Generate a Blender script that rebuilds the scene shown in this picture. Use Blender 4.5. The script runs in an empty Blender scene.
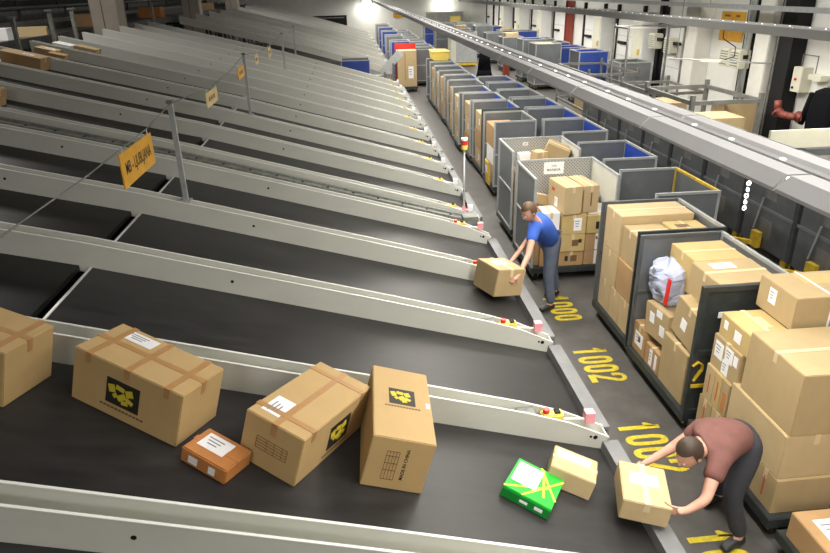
import bpy, bmesh, math, random
from mathutils import Vector, Matrix, Euler
random.seed(7)
C = bpy.context.scene.collection
PI = math.pi
ORD = ['nearest', 'second', 'third', 'fourth', 'fifth', 'sixth', 'seventh', 'eighth', 'ninth', 'tenth', 'eleventh',
       'twelfth', 'thirteenth', 'fourteenth', 'fifteenth', 'sixteenth', 'seventeenth', 'eighteenth', 'nineteenth',
       'twentieth']
TENS = {2: 'twenty', 3: 'thirty', 4: 'forty', 5: 'fifty'}
UN = ['', 'first', 'second', 'third', 'fourth', 'fifth', 'sixth', 'seventh', 'eighth', 'ninth']


def ordw(i):
    if i < 20:
        return ORD[i]
    n = i + 1
    t, u = divmod(n, 10)
    return TENS[t] + ('-' + UN[u] if u else 'tieth')[0:] if u else {2: 'twentieth', 3: 'thirtieth', 4: 'fortieth'}[t]


# ------------------------------------------------------------------ materials
def mat(name, col, rough=.6, metal=0., noise=.0, scale=6., stretch=(1, 1, 1), bump=0., emit=None, estr=0., col2=None,
        spec=.5, rvar=0.):
    m = bpy.data.materials.new(name)
    m.use_nodes = True
    nt = m.node_tree
    b = nt.nodes['Principled BSDF']
    b.inputs['Base Color'].default_value = (*col, 1)
    b.inputs['Roughness'].default_value = rough
    b.inputs['Metallic'].default_value = metal
    b.inputs['Specular IOR Level'].default_value = spec
    if noise or bump or rvar:
        tc = nt.nodes.new('ShaderNodeTexCoord')
        mp = nt.nodes.new('ShaderNodeMapping')
        mp.inputs['Scale'].default_value = stretch
        n = nt.nodes.new('ShaderNodeTexNoise')
        n.inputs['Scale'].default_value = scale
        n.inputs['Detail'].default_value = 5
        n.inputs['Roughness'].default_value = .6
        nt.links.new(tc.outputs['Object'], mp.inputs['Vector'])
        nt.links.new(mp.outputs['Vector'], n.inputs['Vector'])
        if noise:
            r = nt.nodes.new('ShaderNodeValToRGB')
            c2 = col2 or tuple(max(0, c * (1 - noise)) for c in col)
            c1 = col if col2 else tuple(min(1, c * (1 + noise * .6)) for c in col)
            r.color_ramp.elements[0].position = .3
            r.color_ramp.elements[1].position = .7
            r.color_ramp.elements[0].color = (*c2, 1)
            r.color_ramp.elements[1].color = (*c1, 1)
            nt.links.new(n.outputs['Fac'], r.inputs['Fac'])
            nt.links.new(r.outputs['Color'], b.inputs['Base Color'])
        if rvar:
            mr = nt.nodes.new('ShaderNodeMapRange')
            mr.inputs['To Min'].default_value = max(0, rough - rvar)
            mr.inputs['To Max'].default_value = min(1, rough + rvar)
            nt.links.new(n.outputs['Fac'], mr.inputs['Value'])
            nt.links.new(mr.outputs['Result'], b.inputs['Roughness'])
        if bump:
            bp = nt.nodes.new('ShaderNodeBump')
            bp.inputs['Strength'].default_value = bump
            bp.inputs['Distance'].default_value = .01
            nt.links.new(n.outputs['Fac'], bp.inputs['Height'])
            nt.links.new(bp.outputs['Normal'], b.inputs['Normal'])
    if emit:
        b.inputs['Emission Color'].default_value = (*emit, 1)
        b.inputs['Emission Strength'].default_value = estr
    return m


def perforated(name, col):
    m = mat(name, col, .5, .5)
    nt = m.node_tree
    b = nt.nodes['Principled BSDF']
    tc = nt.nodes.new('ShaderNodeTexCoord')
    mp = nt.nodes.new('ShaderNodeMapping')
    mp.inputs['Rotation'].default_value = (0, math.radians(45), 0)
    ch = nt.nodes.new('ShaderNodeTexVoronoi')
    ch.inputs['Scale'].default_value = 26
    ch.inputs['Randomness'].default_value = 0
    r = nt.nodes.new('ShaderNodeValToRGB')
    r.color_ramp.elements[0].position = .30
    r.color_ramp.elements[1].position = .36
    r.color_ramp.elements[0].color = (*[c * .45 for c in col], 1)
    r.color_ramp.elements[1].color = (*col, 1)
    nt.links.new(tc.outputs['Object'], mp.inputs['Vector'])
    nt.links.new(mp.outputs['Vector'], ch.inputs['Vector'])
    nt.links.new(ch.outputs['Distance'], r.inputs['Fac'])
    nt.links.new(r.outputs['Color'], b.inputs['Base Color'])
    return m


M = {}
M['floor'] = mat('floor_asphalt', (.085, .08, .075), .55, 0, .35, 3.5, bump=.15, rvar=.12)
M['yellow_paint'] = mat('yellow_floor_paint', (.75, .60, .02), .55, 0, .28, 22., col2=(.42, .34, .03))
M['wall'] = mat('wall_white', (.74, .74, .70), .75, 0, .05, 2)
M['wall_dark'] = mat('wall_dark', (.06, .06, .06), .8, 0, .3, 1)
M['ceiling'] = mat('ceiling_grey', (.30, .30, .30), .8, 0, .1, 1)
M['rail'] = mat('rail_paint', (.59, .595, .54), .42, 0, .07, 3.0, stretch=(.3, 1, 1))
M['rail_edge'] = mat('rail_edge', (.78, .78, .74), .35, 0, .05, 4)
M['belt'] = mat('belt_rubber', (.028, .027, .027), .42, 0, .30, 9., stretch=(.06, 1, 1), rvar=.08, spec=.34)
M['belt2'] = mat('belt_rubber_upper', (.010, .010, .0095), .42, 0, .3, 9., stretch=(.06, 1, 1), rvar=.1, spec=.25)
M['galv'] = mat('galvanised_steel', (.46, .48, .48), .42, .45, .16, 6., rvar=.1)
M['galv_old'] = mat('worn_galvanised_steel', (.23, .24, .215), .6, .3, .4, 14., rvar=.15)
M['steel'] = mat('sheet_steel_grey', (.185, .198, .21), .40, .35, .18, 2.2, rvar=.12)
M['steel2'] = mat('sheet_steel_dark', (.12, .128, .135), .45, .3, .3, 2.5, rvar=.12)
M['frame'] = mat('frame_steel', (.43, .45, .45), .45, .3, .12, 8.)
M['dark_frame'] = mat('dark_green_frame', (.035, .042, .042), .45, .1, .3, 8.)
M['perf'] = perforated('perforated_steel', (.52, .53, .52))
M['blue'] = mat('blue_tarpaulin', (.015, .06, .42), .5, 0, .2, 3)
M['blue2'] = mat('blue_sheet', (.02, .055, .30), .5, 0, .25, 3)
M['yellow'] = mat('yellow_enamel', (.75, .52, .03), .45, 0, .3, 14., col2=(.42, .27, .03))
M['rubber'] = mat('black_rubber', (.018, .018, .018), .7, 0, .2, 10)
M['black'] = mat('black_paint', (.008, .008, .009), .6, spec=.25)
M['card'] = mat('cardboard_tan', (.42, .31, .16), .75, 0, .09, 4., stretch=(1, 1, .5))
M['card2'] = mat('cardboard_pale', (.50, .375, .205), .75, 0, .08, 4.)
M['card3'] = mat('cardboard_brown', (.42, .26, .12), .75, 0, .10, 4.)
M['card4'] = mat('cardboard_ochre', (.52, .38, .16), .75, 0, .10, 4.)
M['cardlogo'] = mat('cardboard_logo_box', (.50, .34, .15), .72, 0, .06, 4.)
M['cardred'] = mat('cardboard_orange', (.50, .20, .055), .6, 0, .15, 8.)
M['white_card'] = mat('white_carton', (.80, .80, .80), .7, 0, .04, 4)
M['tape'] = mat('brown_tape', (.44, .245, .10), .35, 0, .08, 12)
M['tape_light'] = mat('pale_tape', (.64, .50, .30), .3, 0, .05, 12)
M['paper'] = mat('white_paper', (.85, .85, .87), .6, 0, .05, 20)
M['print_grey'] = mat('grey_print', (.22, .22, .25), .7)
M['print_black'] = mat('black_print', (.018, .016, .010), .6)
M['print_brown'] = mat('brown_print', (.16, .09, .035), .7)
M['print_red'] = mat('red_print', (.50, .07, .03), .7)
M['logo_yellow'] = mat('logo_yellow', (.62, .50, .03), .6)
M['green'] = mat('green_print', (.01, .42, .03), .4, 0, .1, 6)
M['green_dark'] = mat('green_dark_print', (.005, .22, .03), .4)
M['lime'] = mat('lime_print', (.72, .85, .05), .45)
M['sign'] = mat('sign_yellow', (.66, .33, .012), .55, 0, .12, 6)
M['sign2'] = mat('sign_pale_yellow', (.62, .42, .10), .6, 0, .3, 6, col2=(.55, .48, .30))
M['red'] = mat('red_plastic', (.60, .02, .015), .4)
M['pink'] = mat('pink_plastic', (.80, .33, .38), .4)
M['lamp_house'] = mat('luminaire_enamel', (.66, .65, .655), .42, 0, .05, 2)
M['lamp_house_dim'] = mat('luminaire_dimmed', (.30, .30, .285), .95, 0, .05, 2, spec=.05)  # enamel darkened in the colour, as this row gets little light from above
M['lamp_edge'] = mat('luminaire_edge', (.36, .36, .36), .5)
M['lamp_glow'] = mat('lamp_glow', (1, 1, 1), .5, emit=(1, .97, .90), estr=6.)
M['spot_glow'] = mat('flood_glow', (1, 1, 1), .5, emit=(1, .98, .92), estr=14.)
M['column'] = mat('column_concrete', (.40, .35, .30), .8, 0, .10, 2)
M['column_white'] = mat('column_white', (.66, .65, .60), .7, 0, .08, 2)
M['machine'] = mat('machine_dark', (.07, .07, .068), .5, .3, .3, 4)
M['machine2'] = mat('machine_mid', (.18, .18, .17), .5, .3, .3, 4)
M['cream'] = mat('cream_enamel', (.60, .59, .48), .5, 0, .06, 3)
M['skin'] = mat('skin', (.52, .29, .21), .55, 0, .08, 8)
M['shirt_blue'] = mat('blue_workshirt', (.03, .10, .46), .8, 0, .18, 10)
M['shirt_maroon'] = mat('maroon_shirt', (.16, .065, .055), .8, 0, .18, 10)
M['trouser'] = mat('dark_trousers', (.035, .035, .045), .85, 0, .2, 10)
M['trouser2'] = mat('grey_blue_trousers', (.10, .12, .17), .85, 0, .2, 10)
M['hair'] = mat('dark_hair', (.045, .028, .018), .6)
M['hair2'] = mat('brown_hair', (.10, .055, .03), .6)
M['shoe'] = mat('black_shoe', (.02, .02, .02), .5)
M['eye'] = mat('eye_white', (.8, .8, .8), .3)
M['lip'] = mat('lip', (.40, .14, .12), .5)
M['rust'] = mat('rust_red_pipe', (.22, .05, .035), .5)
M['red_oxide'] = mat('red_oxide_steel', (.30, .055, .03), .6, 0, .15, 3)
M['jacket'] = mat('black_cloth', (.006, .006, .008), .95, 0, .2, 10, spec=.1)
M['sack'] = mat('white_sack', (.42, .46, .62), .6, 0, .12, 6)
M['door'] = mat('dock_door_white', (.76, .76, .74), .55, 0, .04, 2)
M['yellow_box'] = mat('yellow_crate', (.78, .60, .12), .5)
M['stop'] = mat('end_stop_steel', (.20, .205, .21), .75, .0, .15, 4.)
M['joint'] = mat('bright_steel', (.75, .76, .74), .35, .3)


# ------------------------------------------------------------------ mesh builder
class MB:
    def __init__(self):
        self.v = []
        self.f = []
        self.mi = []

    def add(self, vs, fs, k=0):
        o = len(self.v)
        self.v += [tuple(x) for x in vs]
        self.f += [tuple(i + o for i in f) for f in fs]
        self.mi += [k] * len(fs)
        return self

    def box(self, x0, x1, y0, y1, z0, z1, k=0):
        vs = [(x, y, z) for z in (z0, z1) for y in (y0, y1) for x in (x0, x1)]
        return self.add(vs, [(0, 2, 3, 1), (4, 5, 7, 6), (0, 1, 5, 4), (2, 6, 7, 3), (0, 4, 6, 2), (1, 3, 7, 5)], k)

    def obox(self, m, sx, sy, sz, k=0):
        """box centred on matrix m"""
        vs = [m @ Vector((x * sx / 2, y * sy / 2, z * sz / 2)) for z in (-1, 1) for y in (-1, 1) for x in (-1, 1)]
        return self.add(vs, [(0, 2, 3, 1), (4, 5, 7, 6), (0, 1, 5, 4), (2, 6, 7, 3), (0, 4, 6, 2), (1, 3, 7, 5)], k)

    def bar(self, a, b, w, h=None, k=0, up=(0, 0, 1)):
        a = Vector(a)
        b = Vector(b)
        d = b - a
        L = d.length
        z = d.normalized()
        u = Vector(up)
        if abs(u.dot(z)) > .95:
            u = Vector((0, 1, 0))
        x = u.cross(z).normalized()
        y = z.cross(x)
        m = Matrix((x, y, z)).transposed().to_4x4()
        m.translation = (a + b) / 2
        return self.obox(m, w, h or w, L, k)

    def tube(self, a, b, r, n=10, k=0, r2=None, cap=True):
        a = Vector(a)
        b = Vector(b)
        z = (b - a).normalized()
        u = Vector((0, 0, 1)) if abs(z.z) < .9 else Vector((1, 0, 0))
        x = u.cross(z).normalized()
        y = z.cross(x)
        r2 = r if r2 is None else r2
        vs = []
        for p, rr in ((a, r), (b, r2)):
            for i in range(n):
                t = 2 * PI * i / n
                vs.append(p + (x * math.cos(t) + y * math.sin(t)) * rr)
        fs = [(i, (i + 1) % n, n + (i + 1) % n, n + i) for i in range(n)]
        if cap:
            fs += [tuple(range(n - 1, -1, -1)), tuple(range(n, 2 * n))]
        return self.add(vs, fs, k)

    def path(self, pts, r, n=8, k=0):
        for a, b in zip(pts[:-1], pts[1:]):
            self.tube(a, b, r, n, k)
        return self

    def prism(self, prof, f, a, b, k=0):
        """profile (u,v) list; f(u,v,t) -> xyz ; t from a to b"""
        n = len(prof)
        vs = [f(u, v, t) for t in (a, b) for u, v in prof]
        fs = [(i, (i + 1) % n, n + (i + 1) % n, n + i) for i in range(n)]
        fs += [tuple(range(n - 1, -1, -1)), tuple(range(n, 2 * n))]
        return self.add(vs, fs, k)

    def ribbon(self, low, high, f, a, b, k=0):
        """solid between two polylines low/high (same x list): [(x,z)], extruded by f(x,z,t)"""
        n = len(low)
        vs = []
        for t in (a, b):
            vs += [f(x, z, t) for x, z in low] + [f(x, z, t) for x, z in high]
        N = 2 * n
        fs = []
        for i in range(n - 1):
            fs += [(i, i + 1, n + i + 1, n + i), (N + i + 1, N + i, N + n + i, N + n + i + 1),
                   (i, N + i, N + i + 1, i + 1), (n + i, n + i + 1, N + n + i + 1, N + n + i)]
        fs += [(0, n, N + n, N), (n - 1, N + n - 1, N + 2 * n - 1, 2 * n - 1)]
        return self.add(vs, fs, k)

    def sphere(self, c, r, n=12, m=8, k=0, s=(1, 1, 1)):
        vs = [(c[0], c[1], c[2] + r * s[2])]
        for j in range(1, m):
            ph = PI * j / m
            for i in range(n):
                t = 2 * PI * i / n
                vs.append((c[0] + r * s[0] * math.sin(ph) * math.cos(t), c[1] + r * s[1] * math.sin(ph) * math.sin(t),
                           c[2] + r * s[2] * math.cos(ph)))
        vs.append((c[0], c[1], c[2] - r * s[2]))
        fs = [(0, 1 + i, 1 + (i + 1) % n) for i in range(n)]
        for j in range(m - 2):
            for i in range(n):
                a = 1 + j * n
                fs.append((a + i, a + n + i, a + n + (i + 1) % n, a + (i + 1) % n))
        e = len(vs) - 1
        a = 1 + (m - 2) * n
        fs += [(a + (i + 1) % n, a + i, e) for i in range(n)]
        return self.add(vs, fs, k)

    def torus(self, c, R, r, axis='x', n=14, m=6, k=0, sx=1.):
        vs = []
        for i in range(n):
            t = 2 * PI * i / n
            for j in range(m):
                p = 2 * PI * j / m
                a = (R + r * math.cos(p)) * math.cos(t) * sx
                b = (R + r * math.cos(p)) * math.sin(t)
                h = r * math.sin(p)
                v = {'x': (h, a, b), 'y': (a, h, b), 'z': (a, b, h)}[axis]
                vs.append((c[0] + v[0], c[1] + v[1], c[2] + v[2]))
        fs = [(i * m + j, ((i + 1) % n) * m + j, ((i + 1) % n) * m + (j + 1) % m, i * m + (j + 1) % m)
              for i in range(n) for j in range(m)]
        return self.add(vs, fs, k)

    def xf(self, m):
        self.v = [tuple(m @ Vector(v)) for v in self.v]
        return self

    def build(self, name, mats, parent=None, smooth=False, bevel=0, origin=None):
        me = bpy.data.meshes.new(name)
        vs = self.v
        if origin is not None:
            vs = [(x - origin[0], y - origin[1], z - origin[2]) for x, y, z in vs]
        me.from_pydata(vs, [], self.f)
        if not isinstance(mats, (list, tuple)):
            mats = [mats]
        for m in mats:
            me.materials.append(m)
        if len(mats) > 1:
            me.polygons.foreach_set('material_index', self.mi)
        bm = bmesh.new()
        bm.from_mesh(me)
        bmesh.ops.recalc_face_normals(bm, faces=bm.faces)
        if bevel:
            es = [e for e in bm.edges if len(e.link_faces) == 2 and e.calc_face_angle(0) > .6]
            bmesh.ops.bevel(bm, geom=es, offset=bevel, segments=2, affect='EDGES', clamp_overlap=True)
        bm.to_mesh(me)
        bm.free()
        if smooth:
            me.polygons.foreach_set('use_smooth', [True] * len(me.polygons))
        me.update()
        o = bpy.data.objects.new(name, me)
        C.objects.link(o)
        if origin is not None:
            o.location = origin
        if parent:
            o.parent = parent
        return o


def tag(o, label, cat, group=None, kind=None):
    o['label'] = label
    o['category'] = cat
    if group:
        o['group'] = group
    if kind:
        o['kind'] = kind
    return o


def thing(name, label, cat, loc=(0, 0, 0), rz=0, group=None):
    o = bpy.data.objects.new(name, None)
    o.empty_display_size = .2
    C.objects.link(o)
    o.location = loc
    o.rotation_euler = (0, 0, rz)
    return tag(o, label, cat, group)


def struct(o):
    o['kind'] = 'structure'
    return o


def dup(root, loc=None, rz=None, label=None, group=None):
    r = root.copy()
    C.objects.link(r)
    if loc is not None:
        r.location = loc
    if rz is not None:
        r.rotation_euler = (0, 0, rz)
    if label:
        r['label'] = label
    if group:
        r['group'] = group
    for ch in list(root.children):
        c = ch.copy()
        C.objects.link(c)
        c.parent = r
        for g in list(ch.children):
            d = g.copy()
            C.objects.link(d)
            d.parent = c
    return r


def text_mesh(body, size, name, m, parent, matrix, depth=.001, sx=1.):
    cu = bpy.data.curves.new('t', 'FONT')
    cu.body = body
    cu.size = size
    cu.align_x = 'CENTER'
    cu.align_y = 'CENTER'
    cu.extrude = depth
    cu.offset = size * .012
    cu.resolution_u = 3
    to = bpy.data.objects.new('t', cu)
    C.objects.link(to)
    bpy.context.view_layer.update()
    me = bpy.data.meshes.new_from_object(to.evaluated_get(bpy.context.evaluated_depsgraph_get()))
    bpy.data.objects.remove(to)
    bpy.data.curves.remove(cu)
    me.materials.clear()
    me.materials.append(m)
    me.transform(Matrix.Diagonal((sx, 1, 1, 1)))
    o = bpy.data.objects.new(name, me)
    C.objects.link(o)
    o.parent = parent
    o.matrix_local = matrix
    return o


def axes(x, y, z, loc):
    m = Matrix((Vector(x), Vector(y), Vector(z))).transposed().to_4x4()
    m.translation = loc
    return m


# ------------------------------------------------------------------ camera
Rm = ((0.995, -0.059, 0.081), (-0.098, -0.401, 0.911), (-0.022, -0.914, -0.405))
fp, ppx, ppy = 653., 415., 276.5
vp = Vector((345 - ppx, -11 - ppy, fp)).normalized()
dn = Vector((35., 1473., fp))
dn = (dn - vp * vp.dot(dn)).normalized()
upv = -dn
rt = vp.cross(upv).normalized()
if rt.x < 0:
    rt = -rt
# rows of camera->world (cam axes: right, down, forward)
W = [[rt.x, rt.y, rt.z], [vp.x, vp.y, vp.z], [upv.x, upv.y, upv.z]]
cm = Matrix(((W[0][0], -W[0][1], -W[0][2], 0), (W[1][0], -W[1][1], -W[1][2], 0), (W[2][0], -W[2][1], -W[2][2], 4.2),
             (0, 0, 0, 1)))
cam = bpy.data.cameras.new('camera')
cam.sensor_width = 36
cam.lens = fp / 830 * 36
cam.clip_start = .05
cam.clip_end = 200
co = bpy.data.objects.new('camera', cam)
C.objects.link(co)
co.matrix_world = cm
bpy.context.scene.camera = co

# ------------------------------------------------------------------ setting
XW = 11.0       # right wall
struct(MB().box(-16, XW, -12, 62, -.1, 0).build('floor', M['floor']))
struct(MB().box(XW, XW + .2, -12, 62, 0, 8).build('wall_right', M['wall']))
struct(MB().box(-16, XW, 62, 62.2, 0, 8).build('wall_far', M['wall']))
struct(MB().box(-16.2, -16, -12, 62, 0, 8).build('wall_left', M['wall_dark']))
struct(MB().box(-16, XW, -12.2, -12, 0, 8).build('wall_near', M['wall_dark']))
struct(MB().box(-16, XW, -12, 62, 8, 8.2).build('ceiling', M['ceiling']))

# ------------------------------------------------------------------ chutes
XE = 1.95


def belt(x):
    if x >= -2.54:
        return .60 + .285 * (XE - x)
    return .60 + .285 * (XE + 2.54) + .25 * (-2.54 - x)


def yx(x, z, t):
    return (x, t, z)


D1 = [1.13, 2.75, 4.37, 5.98, 7.60, 9.22]
D2 = [10.10 + 1.62 * k for k in range(11)]
D3 = [31.2 + 3.4 * k for k in range(9)]
XL = -7.2
xs_up = [XL, -5.6, -4, -2.62]
xs_lo = [-2.50, -1.2, .2, 1.2, XE]


def lane(y0, y1, label, idx):
    t = thing('parcel_chute', label, 'chute', (XE, (y0 + y1) / 2, 0), 0, 'sloping black parcel chutes')
    o = t.location
    a, b = y0 + .09, y1 - .09
    lo = [(x - o.x, belt(x) - .05) for x in xs_lo]
    hi = [(x - o.x, belt(x)) for x in xs_lo]
    MB().ribbon(lo, hi, lambda x, z, q: (x, q - o.y, z), a, b).build('lower_slide', M['belt'], t)
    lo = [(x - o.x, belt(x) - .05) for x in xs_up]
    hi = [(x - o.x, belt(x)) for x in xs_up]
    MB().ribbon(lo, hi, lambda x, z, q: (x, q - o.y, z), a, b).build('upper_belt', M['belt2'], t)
    MB().bar((-2.515 - o.x, a - o.y, belt(-2.5) + .004), (-2.515 - o.x, b - o.y, belt(-2.5) + .004), .02, .012).build(
        'joint_strip', M['joint'], t)
    # end stop: bent plate at the aisle end
    pr = [(-.075, .60), (.06, .60), (.06, .02), (.075, .02), (.075, .69), (-.055, .705), (-.075, .69)]
    pr = [(-.07, .585), (-.055, .69), (.075, .69), (.075, .0), (.055, .0), (.055, .66), (-.04, .66), (-.055, .585)]
    MB().prism(pr, lambda u, v, q: (u + .03, q - o.y, v), y0 + .09, y1 - .09).build('end_stop', M['stop'], t)
    lg = MB().box(-6.0 - o.x, -5.9 - o.x, a + .1 - o.y, a + .2 - o.y, 0, belt(-6) - .05)
    lg.build('leg', M['machine2'], t)
    MB().box(-6.0 - o.x, -5.9 - o.x, b - .2 - o.y, b - .1 - o.y, 0, belt(-6) - .05).build('leg', M['machine2'], t)
    return t


def divider(y, label, button=True, first=True):
    t = thing('chute_divider', label, 'chute divider', (XE, y, 0), 0, 'pale side rails between the chutes')
    xs = [XL, -4, -2.54, 0, 1.25, 1.62, 1.98]
    H = [.235, .235, .235, .235, .225, .20, .125]
    for s, nm in ((-1, 'side_plate'), (1, 'side_plate')):
        lo = [(x - XE, belt(x) - .06) for x in xs]
        hi = [(x - XE, belt(x) + h) for x, h in zip(xs, H)]
        yy = s * .078
        p = MB().ribbon(lo, hi, lambda x, z, q: (x, q, z), yy - .008, yy + .008).build(nm, M['rail'], t)
        lo = [(x - XE, belt(x) + h + .0005) for x, h in zip(xs, H)]
        hi = [(x - XE, belt(x) + h + .006) for x, h in zip(xs, H)]
        MB().ribbon(lo, hi, lambda x, z, q: (x, q, z), yy - .0095, yy + .0095).build('top_lip', M['rail_edge'], p)
    lo = [(x - XE, belt(x) - .05) for x in xs]
    hi = [(x - XE, belt(x) + .05) for x in xs]
    MB().ribbon(lo, hi, lambda x, z, q: (x, q, z), -.068, .068).build('channel_floor', M['rail'], t)
    MB().box(.018, .032, -.086, .086, .52, .71).build('end_plate', M['rail'], t)
    MB().box(-.06, .0, -.05, .05, 0, .56).build('leg', M['galv'], t)
    # controls sunk in the channel end
    z0 = belt(1.35) + .10
    MB().box(-.74, -.60, -.066, .066, z0 + .0, z0 + .11).build('filler_block', M['galv_old'], t)
    if button:
        b = MB().box(-.54, -.36, -.05, .05, z0 - .04, z0 + .085).build('control_box', M['yellow_box'], t, bevel=.01)
        if first:
            MB().tube((-.50, 0, z0 + .085), (-.50, 0, z0 + .12), .028, 12).build('push_button', M['red'], b)
        MB().box(-.43, -.385, -.03, .03, z0 + .085, z0 + .10).build('selector_switch', M['black'], b)
        MB().tube((-.36, 0, z0 + .01), (-.10, .02, z0 - .03), .012, 8).build('sensor_rod', M['joint'], t)
        MB().box(-.16, -.08, -.02, .06, z0 - .05, z0 + .05).build('sensor_head', M['pink'] if first else M['paper'], t)
    MB().tube((-.13, -.0875, .74), (-.13, -.084, .74), .012, 8).tube((-.09, -.0875, .73), (-.09, -.084, .73), .02, 8).build(
        'bolt', M['black'], t)
    for xx in (-3.9, -1.25):
        MB().tube((xx - XE + .0, -.0875, belt(xx) + .13), (xx - XE, -.084, belt(xx) + .13), .016, 8).build('bolt_hole',
                                                                                                      M['black'], t)
    return t


allD = []
for gi, D in enumerate((D1, D2, D3)):
    gname = ['near block', 'middle block', 'far block'][gi]
    for k, y in enumerate(D):
        if gi == 0:
            lab = ['pale divider running off the bottom edge of the view', 'pale divider across the bottom of the photo, below the logo cartons',
                   'pale divider ending at floor number 1002, behind the logo cartons',
                   'pale divider with red-buttoned yellow switch box ending near floor number 1000',
                   'pale divider ending at the worker in blue', 'pale divider last before the dark gutter beam'][k]
        else:
            lab = 'pale chute divider, %s from the camera in the %s of chutes' % (ordw(k), gname)
        if gi == 0 or k == 0:
            d = divider(y, lab, True, gi == 0)
            src = d
        else:
            d = dup(src, (XE, y, 0), 0, lab)
        allD.append(d)
    for k in range(len(D) - 1):
        if gi == 0:
            lab = ['black chute in the bottom left corner below all cartons', 'black chute carrying the logo cartons and green parcel',
                   'empty black chute ending beside the middle 1002 floor number', 'empty black chute ending beside floor number 1000',
                   'black chute whose end is just beyond the worker in blue'][k]
            lane_o = lane(D[k], D[k + 1], lab, k)
            lsrc = lane_o
        else:
            lab = 'black sloping chute, %s from the camera in the %s of chutes' % (ordw(k), gname)
            lane_o = dup(lsrc, (XE, (D[k] + D[k + 1]) / 2, 0), 0, lab)

# gutter beam between near and middle blocks
t = thing('gutter_beam', 'worn galvanised gutter beam with bolts between two chute blocks', 'beam', (XE, 9.72, 0))
xs = [XL, -2.54, 0, 1.85]
MB().ribbon([(x - XE, belt(x) + .02) for x in xs], [(x - XE, belt(x) + .13) for x in xs], lambda x, z, q: (x, q, z), .06, .22).build(
    'beam', M['galv_old'], t)
MB().ribbon([(x - XE, belt(x) + .131) for x in xs], [(x - XE, belt(x) + .16) for x in xs], lambda x, z, q: (x, q, z), .17, .22).build(
    'upturned_flange', M['galv_old'], t)
MB().ribbon([(x - XE, belt(x) - .05) for x in xs], [(x - XE, belt(x) - .02) for x in xs], lambda x, z, q: (x, q, z), -.36, .22).build(
    'tray', M['machine'], t)
for k in range(24):
    x = XL + .3 + k * .38
    MB().tube((x - XE, .12, belt(x) + .131), (x - XE, .12, belt(x) + .142), .02, 6).build('bolt', M['black'], t)
MB().box(-.30, -.06, -.02, .24, belt(1.75) + .05, belt(1.75) + .2).build('end_bracket', M['galv_old'], t)
MB().box(-.1, -.02, .0, .1, 0, .7).build('leg', M['galv_old'], t)

# ------------------------------------------------------------------ poles, wire, hanging signs
XP = -2.0
for i, (y, zt) in enumerate(((7.60, 3.09), (13.34, 3.10), (21.44, 3.0), (26.3, 2.95))):
    t = thing('sign_post', 'thin grey post carrying the sign wire, %s from the camera' % ordw(i), 'post', (XP, y, belt(XP) + .2), 0,
              'posts of the sign wire')
    z0 = belt(XP) + .2
    MB().box(-.028, .028, -.02, .02, -.16, zt - z0).build('post', M['galv'], t)
    MB().box(-.06, .06, -.06, .06, .02, .06).build('foot_plate', M['galv'], t)
    MB().box(-.035, .035, -.03, .03, zt - z0, zt - z0 + .03).build('cap', M['machine2'], t)
w = MB().path([(XP, .5, 3.05), (XP, 3.6, 2.975), (XP, 5, 2.965), (XP, 6.6, 3.0), (XP, 7.60, 3.08), (XP, 10, 2.96), (XP, 11.5, 2.98), (XP, 13.34, 3.09), (XP, 16, 2.95), (XP, 18.6, 2.92),
               (XP, 21.44, 2.99), (XP, 24, 2.87), (XP, 26.3, 2.94)], .006, 6)
tag(w.build('sign_wire', M['machine2'], smooth=True), 'thin wire strung between the posts above the chutes', 'wire')
sg = [(6.2, 2.80, .98, .30, 'sign', 'yellow sign with lettering hanging on the wire over the near chutes'),
      (9.88, 2.82, .82, .2, 'sign2', 'small faded yellow sign on the wire between the first two posts'),
      (12.8, 2.84, .75, .2, 'sign', 'orange sign on the wire just before the second post'),
      (15.1, 2.85, .55, .2, 'sign2', 'pale sign on the wire just beyond the second post'),
      (17.7, 2.78, .6, .24, 'sign2', 'pale sign on the wire well before the third post')]
for i, (y, z, wd, h, mm, lab) in enumerate(sg):
    t = thing('hanging_sign', lab, 'sign', (XP, y, z), 0, 'signs hung on the wire')
    MB().box(-.006, .006, -wd / 2, wd / 2, -h / 2, h / 2).build('board', M[mm], t)
    for s in (-1, 1):
        MB().tube((0, s * wd * .4, h / 2), (0, s * wd * .4, h / 2 + .05), .006, 6).build('hook', M['joint'], t)
    if i == 0:
        # reads from the aisle side (+X)
        text_mesh('MB - LJUBLJANA', .15, 'lettering', M['print_black'], t,
                  axes((0, 1, 0), (0, 0, 1), (1, 0, 0), (.0075, 0, 0)), .0005, .74)
    else:
        bb = MB()
        for q in range(3):
            bb.box(.0062, .0072, -wd * .3 + q * wd * .2, -wd * .3 + q * wd * .2 + wd * .14, -.03, .03)
        bb.build('lettering', M['print_brown'], t)

# stack light on a pole at the start of the middle block
t = thing('stack_light', 'beacon pole with red and yellow lamp at the aisle edge', 'beacon', (1.72, 10.72 - .62, .7))
MB().tube((0, 0, -.3), (0, 0, 1.15), .018, 10).build('pole', M['galv'], t, True)
MB().tube((0, 0, 1.15), (0, 0, 1.22), .05, 12).build('yellow_lens', M['yellow_box'], t)
MB().tube((0, 0, 1.22), (0, 0, 1.29), .05, 12).build('red_lens', M['red'], t)
MB().tube((0, 0, 1.29), (0, 0, 1.33), .05, 12).build('cap', M['paper'], t)
MB().box(-.14, .16, -.1, .1, -.02, .06).build('base_box', M['galv_old'], t)
MB().prism([(-.08, 0), (.08, 0), (0, .2)], lambda u, v, q: (u, q, v + .06), -.04, .04).build('warning_flag', M['pink'], t)

# ------------------------------------------------------------------ floor numbers
def stroke_poly(mb, pts, w, z0=.001, z1=.004):
    for a, b in zip(pts[:-1], pts[1:]):
        mb.bar((a[0], a[1], (z0 + z1) / 2), (b[0], b[1], (z0 + z1) / 2), w, z1 - z0, up=(0, 0, 1))


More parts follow.
